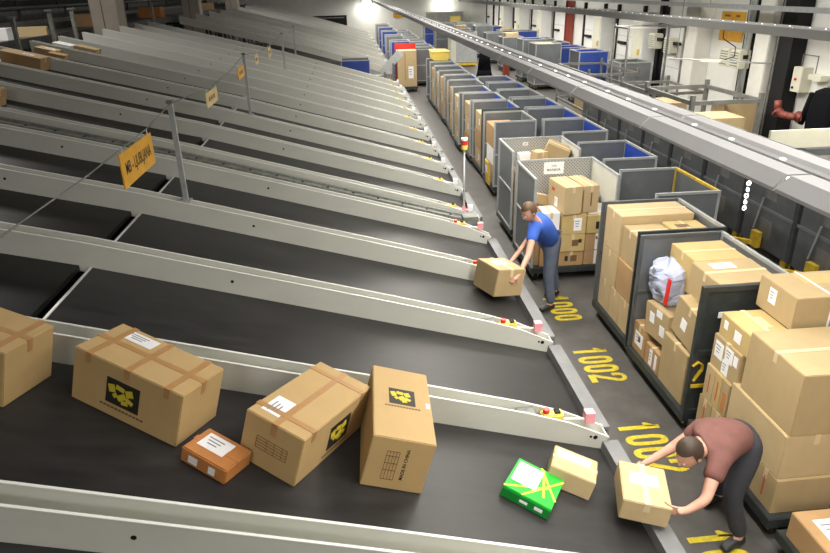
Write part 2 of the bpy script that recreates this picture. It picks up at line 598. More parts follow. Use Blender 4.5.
def ring(mb, cx, cy, rx, ry, w, z0=.001, z1=.004, n=28):
    vs = []
    for z in (z0, z1):
        for i in range(n):
            t = 2 * PI * i / n
            c, s = math.cos(t), math.sin(t)
            e = .55
            ux = math.copysign(abs(c) ** e, c)
            uy = math.copysign(abs(s) ** .8, s)
            vs.append((cx + rx * ux, cy + ry * uy, z))
        for i in range(n):
            t = 2 * PI * i / n
            c, s = math.cos(t), math.sin(t)
            ux = math.copysign(abs(c) ** .55, c)
            uy = math.copysign(abs(s) ** .8, s)
            vs.append((cx + (rx - w * 1.3) * ux, cy + (ry - w) * uy, z))
    fs = []
    for i in range(n):
        j = (i + 1) % n
        fs += [(i, j, n + j, n + i), (2 * n + j, 2 * n + i, 3 * n + i, 3 * n + j), (i, 2 * n + i, 2 * n + j, j),
               (n + j, 3 * n + j, 3 * n + i, n + i)]
    mb.add(vs, fs)


def number(txt, y_first, x0, x1, lab, pitch=.20):
    """digits read facing +X, first digit farthest"""
    t = thing('floor_number', lab, 'floor marking', ((x0 + x1) / 2, y_first, 0), 0, 'yellow numbers on the aisle floor')
    L = x1 - x0
    h = L / 2
    for i, ch in enumerate(txt):
        mb = MB()
        cy = -i * pitch
        w = .058
        if ch == '1':
            mb.box(-h, h, cy - w / 2, cy + w / 2, .001, .004)
            mb.add([(h, cy, .001), (h * .28, cy + .012, .001), (h * .28, cy + .075, .001), (h * .45, cy + .075, .001),
                    (h, cy, .004), (h * .28, cy + .012, .004), (h * .28, cy + .075, .004), (h * .45, cy + .075, .004)],
                   [(0, 1, 2, 3), (7, 6, 5, 4), (0, 4, 5, 1), (1, 5, 6, 2), (2, 6, 7, 3), (3, 7, 4, 0)])
        elif ch == '0':
            ring(mb, 0, cy, h, .08, .052)
        elif ch == '2':
            mb.box(-h, -h + .075, cy - .085, cy + .075, .001, .004)
            pts = [(-h + .05, cy + .06)]
            pts += [(h * .55, cy - .062)]
            for q in range(0, 7):
                a = -PI / 2 + PI * q / 6
                pts.append((h * .68 + .30 * h * math.cos(a), cy + .062 * math.sin(a)))
            pts += [(h * .35, cy + .062)]
            stroke_poly(mb, pts, .052)
        mb.build('digit', M['yellow_paint'], t)


number('1000', 8.35, 2.60, 2.98, 'yellow floor number 1000 beside the worker in blue')
number('1002', 6.83, 2.56, 2.98, 'yellow floor number 1002 in the middle of the aisle, fully visible')
number('1002', 5.28, 2.53, 2.96, 'yellow floor number 1002 partly hidden beneath the bending worker')
number('1002', 3.79, 2.53, 2.95, 'yellow floor number at the bottom edge, only its first digits in view')

# ------------------------------------------------------------------ parcels
def carton(cx, cy, cz, l, w, h, label, mt='card', rot=(0, 0, 0), tape='tape_light', tapes=1, labels=(), name='cardboard_box',
           cat='box', group=None, bevel=.006, mrot=None, extra=None):
    """centre of the bottom face at (cx,cy,cz); labels: list of (face,u,v,w,h,mat)"""
    root = thing(name, label, cat, (cx, cy, cz), 0, group)
    if mrot is not None:
        root.rotation_euler = mrot.to_euler()
    else:
        root.rotation_euler = rot
    MB().box(-l / 2, l / 2, -w / 2, w / 2, 0, h).build('carton_body', M[mt], root, bevel=bevel)
    e = .0022
    tw = .044
    if tapes >= 1:
        a = MB()
        if l >= w:
            a.box(-l / 2 - e, l / 2 + e, -tw / 2, tw / 2, h - .001, h + e)
            for s in (-1, 1):
                x = s * l / 2
                a.box(min(x, x + s * e), max(x, x + s * e), -tw / 2, tw / 2, h - min(.09, h * .4), h)
        else:
            a.box(-tw / 2, tw / 2, -w / 2 - e, w / 2 + e, h - .001, h + e)
            for s in (-1, 1):
                y = s * w / 2
                a.box(-tw / 2, tw / 2, min(y, y + s * e), max(y, y + s * e), h - min(.09, h * .4), h)
        a.build('packing_tape', M[tape], root)
    if tapes >= 2:
        for q in range(tapes - 1):
            a = MB()
            fx = (-.36, .0, .36)[q % 3] if tapes == 4 else (-.36, .36)[q % 2]
            e2 = e + .001
            if l >= w:
                x = fx * l
                a.box(x - tw / 2, x + tw / 2, -w / 2 - e2, w / 2 + e2, h, h + e2)
                for s in (-1, 1):
                    y = s * w / 2
                    a.box(x - tw / 2, x + tw / 2, min(y, y + s * e2), max(y, y + s * e2), h - .07, h)
            else:
                y = fx * w
                a.box(-l / 2 - e2, l / 2 + e2, y - tw / 2, y + tw / 2, h, h + e2)
                for s in (-1, 1):
                    x = s * l / 2
                    a.box(min(x, x + s * e2), max(x, x + s * e2), y - tw / 2, y + tw / 2, h - .07, h)
            a.build('cross_tape', M[tape], root)
    for (face, u, v, lw, lh, lm) in labels:
        m = facem(face, l, w, h, u, v)
        lb = MB().obox(m, lw, lh, .005).build('shipping_label' if lm == 'paper' else 'printed_mark', M[lm], root)
        if lm == 'paper' and lw * lh > .012:
            b2 = MB()
            m2 = m.copy()
            for q in range(3):
                mm = m2 @ Matrix.Translation((-lw * .1, lh * (.25 - .2 * q), .0027))
                b2.obox(mm, lw * (.6 - .12 * q), lh * .07, .0012)
            b2.build('label_print', M['print_grey'], lb)
    return root


def facem(face, l, w, h, u, v):
    """u,v in -0.5..0.5 on a face"""
    if face == 'top':
        return axes((1, 0, 0), (0, 1, 0), (0, 0, 1), (u * l, v * w, h))
    if face == '-x':
        return axes((0, -1, 0), (0, 0, 1), (-1, 0, 0), (-l / 2, -u * w, h / 2 + v * h))
    if face == '+x':
        return axes((0, 1, 0), (0, 0, 1), (1, 0, 0), (l / 2, u * w, h / 2 + v * h))
    if face == '-y':
        return axes((1, 0, 0), (0, 0, 1), (0, -1, 0), (u * l, -w / 2, h / 2 + v * h))
    return axes((-1, 0, 0), (0, 0, 1), (0, 1, 0), (-u * l, w / 2, h / 2 + v * h))


TH = math.atan(.285)
Tx = Vector((math.cos(TH), 0, -math.sin(TH)))
Nx = Vector((math.sin(TH), 0, math.cos(TH)))


def on_belt(s, y, ang, lift=.001):
    """point on the slide (s along slope from the aisle end) and rotation"""
    p = Vector((XE, y, .60)) + Tx * s + Nx * lift
    if p.x < -2.54:
        p.z = belt(p.x) + lift * 1.02
        n = Vector((.25, 0, 1)).normalized()
        tt = Vector((1, 0, -.25)).normalized()
    else:
        n, tt = Nx, Tx
    a = math.radians(ang)
    ux = tt * math.cos(a) + Vector((0, 1, 0)) * math.sin(a)
    uy = n.cross(ux)
    return p, Matrix((ux, uy, n)).transposed()


def logo(root, m, w=.26, h=.19):
    """black panel with a yellow emblem, matrix = face frame"""
    p = MB().obox(m, w, h, .005).build('logo_panel', M['print_black'], root)
    b = MB()
    pts = [(-.33, .12, .20, .30, 15), (-.08, .22, .26, .18, -10), (.20, .16, .22, .26, 20), (-.02, -.10, .28, .22, 35), (.22, -.14, .22, .16, -25),
           (.08, -.28, .20, .16, 10), (-.22, -.12, .14, .16, 40)]
    for (u, v, a, c, r) in pts:
        b.obox(m @ Matrix.Translation((u * w, v * h, .003)) @ Matrix.Rotation(math.radians(r), 4, 'Z'), a * w, c * h, .0016)
    b.build('emblem', M['logo_yellow'], p)
    b = MB()
    for q in range(12):
        b.obox(m @ Matrix.Translation(((-.62 + q * .113) * w, -.66 * h, .0)), w * .085, h * .07, .004)
    b.build('caption_print', M['print_brown'], root)


def info_print(root, m, s=1.):
    b = MB()
    for q in range(5):
        b.obox(m @ Matrix.Translation((0, (q - 2) * .022 * s, 0)), .24 * s, .003, .004)
    for x in (-.12, -.04, .02, .08, .12):
        b.obox(m @ Matrix.Translation((x * s, 0, 0)), .003, .09 * s, .004)
    b.build('printed_table', M['print_brown'], root)


p, mr = on_belt(-3.632, 3.925, -25.5)
bx = carton(*p, .85, .435, .40, 'large tan logo carton with crossed tape, second from the left on the near chute', 'cardlogo', mrot=mr,
            tape='tape', tapes=4, labels=[('top', -.22, .28, .24, .11, 'paper')], group='logo cartons on the near chute')
logo(bx, facem('-y', .85, .435, .40, -.02, -.0))
p, mr = on_belt(-2.531, 3.81, 58.5)
bx = carton(*p, .86, .45, .37, 'large tan logo carton turned diagonally, third from the left on the near chute', 'cardlogo', mrot=mr,
            tape='tape', tapes=3, labels=[('top', -.30, .22, .2, .14, 'paper')], group='logo cartons on the near chute')
logo(bx, facem('-y', .86, .45, .37, .06, -.02))
info_print(bx, facem('-x', .86, .45, .37, .02, .0))
p, mr = on_belt(-1.905, 3.865, 88)
bx = carton(*p, .87, .425, .41, 'tan carton with logo on its top and printed table in front, rightmost logo carton', 'cardlogo', mrot=mr, tapes=0,
            group='logo cartons on the near chute')
logo(bx, axes((0, -1, 0), (1, 0, 0), (0, 0, 1), (.06, -.0, .41)), .19, .19)
mface = facem('-x', .87, .425, .41, .0, .02)
info_print(bx, mface @ Matrix.Rotation(PI / 2, 4, 'Z') @ Matrix.Translation((-.02, .05, 0)), .95)
text_mesh('MADE IN CHINA', .034, 'lettering', M['print_black'], bx, mface @ Matrix.Rotation(PI / 2, 4, 'Z') @ Matrix.Translation((0, -.045, .0005)), .0008)
MB().obox(facem('top', .87, .425, .41, -.0, -.44), .06, .028, .004).build('shipping_label', M['paper'], bx)
p, mr = on_belt(-3.076, 3.462, -30)
carton(*p, .35, .26, .11, 'small flat orange-brown taped parcel with white label, lying before the logo cartons', 'cardred', mrot=mr, tape='cardred', tapes=1,
       labels=[('top', -.08, .08, .2, .14, 'paper'), ('-y', -.22, -.05, .07, .05, 'paper'), ('-y', .2, -.05, .05, .05, 'paper')], name='small_parcel', cat='parcel', bevel=.008)
p, mr = on_belt(-4.66, 3.99, -17)
bx = carton(*p, .60, .44, .405, 'tan carton cut off by the left edge of the photo', 'cardlogo', mrot=mr, tape='tape', tapes=3,
            group='logo cartons on the near chute')
logo(bx, facem('-y', .60, .44, .405, .02, -.06), .2, .16)
# green parcel
p, mr = on_belt(-.860, 3.602, -32)
bx = thing('gift_parcel', 'bright green parcel with white label and yellow ribbon lines on the near chute', 'parcel', p)
bx.rotation_euler = mr.to_euler()
MB().box(-.18, .18, -.2, .2, 0, .09).build('box_body', M['green'], bx, bevel=.005)
MB().box(-.1805, .1805, -.203, -.2005, .004, .07).build('side_print', M['green_dark'], bx)
b = MB()
for (a, c) in (((-.04, -.2), (.18, .16)), ((.0, .2), (.18, -.1)), ((-.18, -.19), (.1, .0)), ((.02, .19), (.1, -.12))):
    b.bar((a[0], a[1], .0915), (c[0], c[1], .0915), .016, .002)
b.build('ribbon_print', M['lime'], bx)
MB().box(-.16, .03, -.09, .16, .0905, .094).build('shipping_label', M['paper'], bx)
b = MB()
b.box(-.04, .02, -.206, -.2035, .03, .05).box(.07, .13, -.206, -.2035, .03, .055)
b.build('small_print', M['paper'], bx)
# parcels at the end of the near chute
p, mr = on_belt(-.50, 3.80, -24)
carton(*p, .34, .30, .16, 'beige parcel with a bright white label next to the green parcel', 'card2', mrot=mr,
       labels=[('top', -.05, .22, .26, .09, 'paper')], name='small_parcel', cat='parcel')

# boxes far up the chutes (upper left)
for i, (x, y, l, w, h, mt, lab) in enumerate([
    (-5.75, 11.05, .5, .45, .26, 'card3', 'brown carton at the left edge on the first chute of the middle block'),
    (-7.02, 14.1, .3, .35, .12, 'white_card', 'white flat parcel at the left edge high up a chute'),
    (-6.6, 14.62, .8, .46, .26, 'card3', 'dark brown carton with white label top high on a left chute'),
    (-6.75, 16.2, .45, .4, .2, 'card', 'small tan parcel on a left chute behind the dark brown carton'),
    (-6.4, 15.8, .35, .3, .2, 'card3', 'little brown parcel just right of the small tan one high on a left chute'),
    (-6.88, 17.5, .42, .4, .18, 'white_card', 'white parcel high up a chute near the sorter'),
    (-6.35, 17.45, .5, .4, .22, 'card', 'tan carton beside the white parcel high up a chute'),
    (-7.0, 23.95, .3, .45, .15, 'card2', 'small pale parcel on a chute right of the nearest column')]):
    carton(x, y, belt(x) + .002, l, w, h, lab, mt, rot=(0, math.atan(.25), 0), labels=[('top', .1, 0, .2, .12, 'paper')] if i in (0, 2, 3, 5) else (),
           group=None)

# ------------------------------------------------------------------ trolleys
def wheel(mb, x, y):
    mb.tube((x - .02, y, .07), (x + .02, y, .07), .07, 14)


def panel(name, t, horizontal, fixed, a, b, z0, z1, pm, fm, fr=.035, mid=True, inner=None, th=.012):
    """upright sheet panel. horizontal='x': spans x a..b at y=fixed; 'y': spans y a..b at x=fixed"""
    f = (lambda u, v, z: (u, v, z)) if horizontal == 'x' else (lambda u, v, z: (v, u, z))

    def bx(mb, u0, u1, v0, v1, zz0, zz1):
        p0 = f(u0, v0, zz0)
        p1 = f(u1, v1, zz1)
        mb.box(min(p0[0], p1[0]), max(p0[0], p1[0]), min(p0[1], p1[1]), max(p0[1], p1[1]), zz0, zz1)

    s = MB()
    bx(s, a + fr * .5, b - fr * .5, fixed - th / 2, fixed + th / 2, z0 + fr * .5, z1 - fr * .5)
    o = s.build(name, pm, t)
    g = MB()
    bx(g, a, a + fr, fixed - fr / 2, fixed + fr / 2, z0, z1)
    bx(g, b - fr, b, fixed - fr / 2, fixed + fr / 2, z0, z1)
    bx(g, a + fr, b - fr, fixed - fr / 2, fixed + fr / 2, z1 - fr, z1)
    bx(g, a + fr, b - fr, fixed - fr / 2, fixed + fr / 2, z0, z0 + fr)
    if mid:
        zm = (z0 + z1) / 2
        bx(g, a + fr, b - fr, fixed - fr / 2, fixed + fr / 2, zm - fr / 2, zm + fr / 2)
    g.build(name + '_frame', fm, o)
    if inner is not None:
        q = MB()
        off, im = inner
        bx(q, a + fr, b - fr, fixed + off - .004, fixed + off + .004, z0 + fr, z1 - fr * .6)
        q.build('liner_sheet', im, o)
    return o


def trolley(label, x0, x1, y0, y1, walls, pm='steel', fm='frame', zt=1.62, zb=.22, liner=None, caster='yellow', group=None, mid=True, name='parcel_trolley'):
    """walls: dict side->(kind) sides: near(-y) far(+y) right(+x) aisle(-x)"""
    cx, cy = (x0 + x1) / 2, (y0 + y1) / 2
    t = thing(name, label, 'trolley', (cx, cy, 0), 0, group)
    a, b = x0 - cx, x1 - cx
    c, d = y0 - cy, y1 - cy
    dk = MB()
    dk.box(a + .01, b - .01, c + .01, d - .01, zb - .05, zb)
    dk.box(a, b, c, c + .05, zb - .09, zb - .005).box(a, b, d - .05, d, zb - .09, zb - .005)
    dk.box(a, a + .05, c + .05, d - .05, zb - .09, zb - .005).box(b - .05, b, c + .05, d - .05, zb - .09, zb - .005)
    dk.build('deck', M['dark_frame'], t)
    for sx in (-1, 1):
        for sy in (-1, 1):
            x, y = sx * (b - .09), sy * (d - .1)
            o = MB().box(x - .045, x - .030, y - .05, y + .05, .07, zb - .09).box(x + .030, x + .045, y - .05, y + .05, .07, zb - .09).box(
                x - .05, x + .05, y - .06, y + .06, zb - .10, zb - .0901).build('caster', M[caster], t)
            w_ = MB()
            wheel(w_, x, y)
            w_.build('wheel', M['rubber'], o, True)
    for k, spec in walls.items():
        p_, f_ = M[spec.get('pm', pm)], M[spec.get('fm', fm)]
        z1 = spec.get('zt', zt)
        inn = spec.get('inner')
        md = spec.get('mid', mid)
        fr = spec.get('fr', .035)
        if k == 'near':
            panel('near_wall', t, 'x', c + .02, a, b, zb, z1, p_, f_, fr, md, (.012, M[inn]) if inn else None)
        elif k == 'far':
            panel('far_wall', t, 'x', d - .02, a, b, zb, z1, p_, f_, fr, md, (-.012, M[inn]) if inn else None)
        elif k == 'right':
            panel('right_wall', t, 'y', b - .02, c + .04, d - .04, zb, z1, p_, f_, fr, md, (-.012, M[inn]) if inn else None)
        elif k == 'aisle':
            lo, hi = spec.get('span', (c + .04, d - .04))
            panel('aisle_gate', t, 'y', a + .02, lo, hi, zb, z1, p_, f_, fr, md)
        if spec.get('plate'):
            u, z, w_, h_ = spec['plate']
            yy = d - .02 if k == 'far' else c + .02
            sgn = -1 if k == 'far' else -1
            pl = MB().box(u - w_ / 2, u + w_ / 2, yy - .022, yy - .018, z - h_ / 2, z + h_ / 2).build('name_plate', M['paper'], t)
            if w_ > .2 and k == 'far':
                text_mesh('1002', .045, 'plate_print', M['print_grey'], pl, axes((1, 0, 0), (0, 0, 1), (0, -1, 0), (u, yy - .0225, z + .035)), .0006)
                text_mesh('MARIBOR', .052, 'plate_print', M['print_black'], pl, axes((1, 0, 0), (0, 0, 1), (0, -1, 0), (u, yy - .0225, z - .03)), .0006)
            else:
                MB().box(u - w_ * .3, u + w_ * .3, yy - .0235, yy - .0222, z - h_ * .1, z + h_ * .1).build('plate_print', M['print_grey'], pl)
    return t


G1 = 'grey trolleys in the row along the aisle'
XA, XB = 3.12, 4.12
# c: behind the fully visible 1002
trolley('grey trolley packed with pale cartons, beyond the one holding a white sack', 3.14, 4.18, 6.66, 7.84,
        {'far': {'fm': 'steel2'}, 'right': {}, 'near': {'fm': 'dark_frame', 'pm': 'steel2'}}, group=G1)  # dark steel on the far frame paints in its shadowed edge
trolley('trolley with black front panel and yellow marks, holding a white sack', 3.12, 4.08, 5.16, 6.58,
        {'far': {'fm': 'steel2'}, 'right': {}, 'near': {'pm': 'dark_frame', 'fm': 'dark_frame', 'fr': .05}}, group=G1)  # far frame coloured dark here too, in place of shade
te = trolley('nearest well-seen trolley, heaped with big cartons above the bending worker', 3.14, 4.45, 3.72, 5.08, {'right': {'zt': 1.2}}, group=G1)
trolley('trolley in the bottom right corner with one large carton', 3.14, 4.45, 2.3, 3.62, {'right': {'zt': 1.2}}, group=G1)
trolley('perforated grey trolley with a white name plate, behind the worker in blue', 2.58, 3.86, 8.98, 10.18,
        {'far': {'pm': 'perf', 'mid': False, 'plate': (-.02, 1.47, .33, .2)}, 'right': {'pm': 'rail', 'mid': False},
         'aisle': {'span': (-.56, .52)}}, group=G1)
trolley('perforated grey trolley with a tilted carton on top, just beyond the name-plated one', 2.66, 3.86, 10.72, 11.86,
        {'far': {'pm': 'perf', 'mid': False, 'plate': (-.1, 1.5, .1, .06)}, 'right': {'pm': 'rail', 'mid': False},
         'aisle': {'span': (-.53, .50)}}, group=G1)
# yellow marks on black panel of d
dr = [o for o in C.objects if o.get('label', '').startswith('trolley with black front panel')][0]
b = MB()
pts = [(-.47, .79), (-.42, .83), (-.37, .80), (-.37, .74), (-.44, .62)]
for (x, z), (x2, z2) in zip(pts[:-1], pts[1:]):
    b.bar((x, -.722, z), (x2, -.722, z2), .012, .035, up=(0, 1, 0))
b.box(-.45, -.31, -.73, -.712, .54, .575)
b.build('yellow_handle', M['yellow'], dr)
MB().box(-.30, -.12, -.724, -.716, 1.30, 1.36).build('paper_strip', M['paper'], dr)

R1 = [(13.45, 2.92), (15.0, 2.95), (16.35, 2.92), (17.7, 2.85), (19.08, 2.92), (20.35, 3.0), (21.65, 2.98), (23.0, 3.02), (24.4, 3.02), (25.8, 3.03)]
for i, (y, x) in enumerate(R1):
    trolley('closed-front grey trolley, %s from the camera beyond the perforated ones' % ordw(i), x, x + .90, y, y + 1.2,
            {'near': {'mid': i % 2 == 0, 'fm': 'steel2' if i % 3 == 1 else 'frame'}, 'far': {}, 'right': {'inner': 'blue' if i in (1, 2, 3, 5, 7, 8) else None}}, group=G1)
G2 = 'grey trolleys in the second row behind the aisle row'
R2 = [(8.03, 1.3), (9.98, 1.3), (12.15, 1.34), (13.56, 1.3), (15.05, 1.3), (16.6, 1.3), (18.05, 1.3), (19.6, 1.3)]
for i, (y, dy) in enumerate(R2):
    lab = 'empty grey trolley with yellow rim in the second row, nearest to the camera' if i == 0 else \
        'empty grey trolley, %s from the camera in the second row%s' % (ordw(i), ', blue inside' if i not in (0, 5) else '')
    trolley(lab, 3.96, 4.86, y, y + dy, {'near': {}, 'far': {'mid': False},
            'right': {'inner': 'blue' if i not in (0, 5) else None, 'fm': 'yellow' if i == 0 else 'frame', 'mid': False}}, group=G2)

# closed dark containers in the third row
G3 = 'dark closed containers in the third row'


def container(label, x0, y0, dy=1.26, zt=1.66, yel=True):
    t = thing('steel_container', label, 'container', (x0 + .39, y0 + dy / 2, 0), 0, G3)
    a, b, c, d = -.39, .39, -dy / 2, dy / 2
    MB().box(a + .03, b, c, d, .22, zt).build('body', M['steel2'], t, bevel=.01)
    q, w_ = c + .03, dy - .06
    o = MB().box(a - .0, a + .03, q, q + w_, .26, zt - .03).build('door', M['steel2'], t)
    MB().box(a - .008, a - .0, q + w_ * .36, q + w_ * .62, 1.05, 1.36).build('placard', M['machine2'], o)
    MB().box(a - .008, a - .0, q + w_ * .36, q + w_ * .62, .42, .72).build('placard', M['machine2'], o)
    MB().box(a - .02, a - .002, c, d, .86, .90).build('cross_rail', M['steel'], t)
    MB().bar((a - .03, .25, .5), (a - .05, .1, 1.05), .02, .02).build('latch_bar', M['galv'], t)
    for sy in (-1, 1):
        for xx in (a + .1, b - .12):
            y = sy * (d - .12)
            o = MB().box(xx - .05, xx - .03, y - .06, y + .06, .06, .22).box(xx + .03, xx + .05, y - .06, y + .06, .06, .22).build('caster', M['yellow'], t)
            w_ = MB()
            wheel(w_, xx, y)
            w_.build('wheel', M['rubber'], o, True)
    if yel:
        o = MB().bar((a - .05, .1, .30), (a - .30, .32, .30), .07, .06).box(a - .10, a - .02, .0, .18, .24, .50).build('tow_hitch', M['yellow'], t)
    return t


for i in range(9):
    container('dark grey closed steel container, %s from the camera in the third row' % ordw(i), 6.42, 5.86 + i * 1.37, yel=i in (0, 1, 2, 3, 4))

# cargo --------------------------------------------------------------------
P = 'paper'


def put(x0, x1, y0, y1, z0, z1, lab, mt='card', **k):
    g = .004
    return carton((x0 + x1) / 2, (y0 + y1) / 2, z0 + .001, x1 - x0 - g, y1 - y0 - g, z1 - z0 - .002, lab, mt, **k)


# c trolley
for i, (ya, yb) in enumerate(((7.38, 7.76), (7.06, 7.38), (6.72, 7.06))):
    put(3.18, 3.75, ya, yb, .22, .64, 'pale carton in the bottom layer, %s of three, in the trolley of pale cartons' % ('left', 'middle', 'right')[i], 'card2')
put(3.18, 3.9, 7.26, 7.76, .64, 1.08, 'pale carton in the left stack above the bottom layer of the pale-carton trolley', 'card2')
put(3.18, 4.1, 7.26, 7.76, 1.08, 1.60, 'wide flat-topped carton at the top far side of the pale-carton trolley', 'card2')
put(3.18, 3.7, 6.72, 7.24, .64, 1.08, 'carton half way up at the near corner of the pale-carton trolley', 'card3')
put(3.20, 3.66, 6.80, 7.24, 1.08, 1.50, 'square carton at the top near corner of the pale-carton trolley', 'card')
put(3.68, 4.12, 6.74, 7.22, .22, 1.0, 'tall carton standing inside the right half of the pale-carton trolley', 'card3')
put(3.68, 4.12, 6.80, 7.24, 1.0, 1.52, 'carton with printed top at the right of the pale-carton trolley', 'card4', labels=[('top', -.1, .1, .16, .1, 'print_brown')])
# d trolley
put(3.16, 3.55, 6.22, 6.54, .22, .58, 'small red-and-white labelled carton at bottom left of the black-panelled trolley', 'card3',
    labels=[('-x', 0, -.02, .2, .17, P), ('-x', .05, .0, .06, .06, 'print_red')])
put(3.16, 3.6, 5.86, 6.2, .22, .48, 'low carton with white stickers under the labelled one in the black-panelled trolley', 'card3', labels=[('-x', -.05, 0, .07, .2, P), ('-x', .3, .0, .05, .18, P)])
put(3.16, 3.7, 5.3, 5.84, .22, .80, 'large upright carton at the bottom near corner of the black-panelled trolley', 'card')
carton(3.42, 6.06, .58, .48, .5, .37, 'carton with three white stickers in the middle of the black-panelled trolley', 'card', rot=(-.06, 0, .05),
       labels=[('-x', -.2, .1, .1, .12, P), ('-x', .25, -.1, .1, .12, P), ('-x', .1, .36, .12, .08, P)])
carton(3.44, 5.52, .84, .5, .5, .42, 'tilted carton with a white sticker at the near side of the black-panelled trolley', 'card', rot=(.18, 0, .04), labels=[('-x', -.1, -.05, .1, .12, P)])
carton(3.62, 5.52, 1.27, .62, .52, .34, 'carton with a big white label on its top in the black-panelled trolley', 'card', rot=(.04, 0, .03), labels=[('top', -.1, .25, .24, .12, P)])
put(3.62, 4.0, 5.82, 6.48, .22, 1.15, 'tall carton at the back of the black-panelled trolley', 'card3')
put(3.42, 4.0, 5.90, 6.44, 1.16, 1.56, 'carton sealed with clear tape at the far top of the black-panelled trolley', 'card4')
# sack
sb = MB()
rs = random.Random(5)
NA, NB = 22, 16
for j_ in range(NB + 1):
    v_ = j_ / NB
    for i_ in range(NA):
        a_ = 2 * PI * i_ / NA
        prof_ = (.55 + .55 * math.sin(PI * min(1, v_ * .8 + .12))) * (1 if v_ < .85 else (1 - (v_ - .85) * 5.2))
        cr = 1 + .10 * math.sin(3 * a_ + 7 * v_) + .07 * math.sin(7 * a_ - 9 * v_) + rs.uniform(-.05, .05)
        ca, sa = math.cos(a_), math.sin(a_)
        ex = .6
        sb.v.append((.15 * prof_ * cr * math.copysign(abs(ca) ** ex, ca) - .04 * v_, .20 * prof_ * cr * math.copysign(abs(sa) ** ex, sa), -.20 + .50 * v_ + .03 * math.sin(4 * a_) * v_))
for j_ in range(NB):
    for i_ in range(NA):
        sb.f.append((j_ * NA + i_, j_ * NA + (i_ + 1) % NA, (j_ + 1) * NA + (i_ + 1) % NA, (j_ + 1) * NA + i_))
        sb.mi.append(0)
sb.f.append(tuple(range(NA - 1, -1, -1)))
sb.f.append(tuple(NB * NA + q for q in range(NA)))
sb.mi += [0, 0]
t = thing('mail_sack', 'crumpled white-blue plastic sack at the left in the black-panelled trolley', 'sack', (3.36, 6.24, 1.155))
sb.build('sack_body', M['sack'], t, False)
MB().bar((-.12, -.22, .16), (-.15, -.25, -.12), .02, .05).build('red_flap', M['red'], t)
MB().bar((-.19, .02, .13), (-.19, .0, .2), .02, .05).build('print_strip', M['print_grey'], t)

# e trolley
rows = [(5.03, 4.80), (4.80, 4.58), (4.58, 4.34), (4.34, 4.08), (4.08, 3.78)]
for i, (yb, ya) in enumerate(rows):
    put(3.18, 3.7, ya, yb, .22, .56, 'upright red-stroked carton, %s from left in the bottom layer of the heaped trolley' % ('first', 'second', 'third', 'fourth', 'last')[i],
        'card2' if i % 2 else 'card', labels=[('-x', 0, .02, .012, .2, 'print_red')])
for i, (yb, ya) in enumerate(((5.0, 4.84), (4.84, 4.72), (4.72, 4.60))):
    put(3.18, 3.6, ya, yb, .56, .92, 'narrow carton, %s in the second layer of the heaped trolley' % ('leftmost', 'middle', 'rightmost with a yellow top edge')[i],
        ('card2', 'card4', 'card')[i], labels=[('-x', 0, .0, .012, .2, 'print_red')] if i < 2 else [('top', -.3, 0, .1, .1, 'logo_yellow'), ('-x', 0, -.1, .05, .2, 'cardred')], tapes=0)
put(3.18, 3.7, 3.80, 4.58, .56, .97, 'big plain carton in the second layer of the heaped trolley, right of the narrow ones', 'card2')
put(3.2, 3.75, 4.56, 5.0, .92, 1.24, 'carton covered in torn white stickers in the heaped trolley', 'card', labels=[('-x', -.25, .1, .13, .16, P), ('-x', .12, .2, .12, .14, P), ('-x', .05, -.25, .1, .14, P), ('-x', .36, .2, .06, .1, P)])
put(3.22, 3.6, 4.5, 4.98, 1.24, 1.46, 'low carton with label scraps above the stickered one in the heaped trolley', 'card4', labels=[('-x', .1, 0, .1, .1, P), ('-x', -.3, .1, .06, .08, P), ('top', .1, 0, .1, .2, 'tape_light')])
put(3.2, 4.3, 3.80, 4.50, .97, 1.52, 'very large plain tan carton topping the heaped trolley', 'card', labels=[('-y', .1, .35, .2, .03, 'print_grey')])
put(3.75, 4.38, 3.8, 4.5, .22, .97, 'large carton hidden behind the front layers of the heaped trolley', 'card3')
put(3.78, 4.38, 4.52, 5.02, .22, 1.2, 'tall carton under the strapped one in the heaped trolley', 'card3')
bx = carton(4.0, 4.80, 1.47, .84, .52, .30, 'wide carton bound with two white straps and a label, top back of the heaped trolley', 'card', tapes=0,
            labels=[('-y', .12, .05, .22, .14, P), ('-x', -.1, .1, .1, .14, P), ('top', .0, .2, .34, .2, 'card4')])
for xx in (-.10, .30):
    MB().box(xx - .008, xx + .008, -.262, .262, .298, .305).box(xx - .008, xx + .008, -.265, -.258, 0, .305).box(xx - .008, xx + .008, .258, .265, 0, .305).build('strap', M['paper'], bx)
# f trolley
put(3.17, 4.2, 2.5, 3.56, .22, .46, 'large carton with a white sheet on top in the bottom right corner', 'card3', labels=[('top', -.28, .3, .26, .22, P)])
put(3.6, 4.3, 2.5, 3.5, .47, .8, 'brown carton lying behind the labelled sheet in the bottom right trolley', 'card3')

# sign trolley (open toward camera)
S = 'of the name-plated trolley'
put(3.02, 3.40, 9.02, 9.5, .22, .46, 'printed carton at the bottom left front %s' % S, 'card3', labels=[('-y', -.2, .0, .05, .08, 'print_black'), ('-y', .1, .0, .1, .1, 'print_brown')])
put(3.41, 3.80, 9.02, 9.5, .22, .46, 'brown carton with white tape stripe at the bottom right front %s' % S, 'card3', labels=[('-y', -.05, 0, .04, .22, P)])
put(3.02, 3.40, 9.0, 9.5, .46, .74, 'carton printed with handling marks in the second layer left %s' % S, 'card4', labels=[('-y', .1, .0, .1, .1, 'print_brown'), ('-y', .3, .1, .05, .06, 'print_black')])
put(3.41, 3.80, 9.02, 9.5, .46, .74, 'brown carton with striped tape in the second layer right %s' % S, 'card3', labels=[('-y', -.05, 0, .04, .26, P), ('-y', -.05, .2, .03, .05, 'print_grey')])
put(3.02, 3.40, 9.0, 9.5, .74, 1.05, 'carton with a white label in the third layer left %s' % S, 'card4', labels=[('-y', .15, 0, .12, .2, P)])
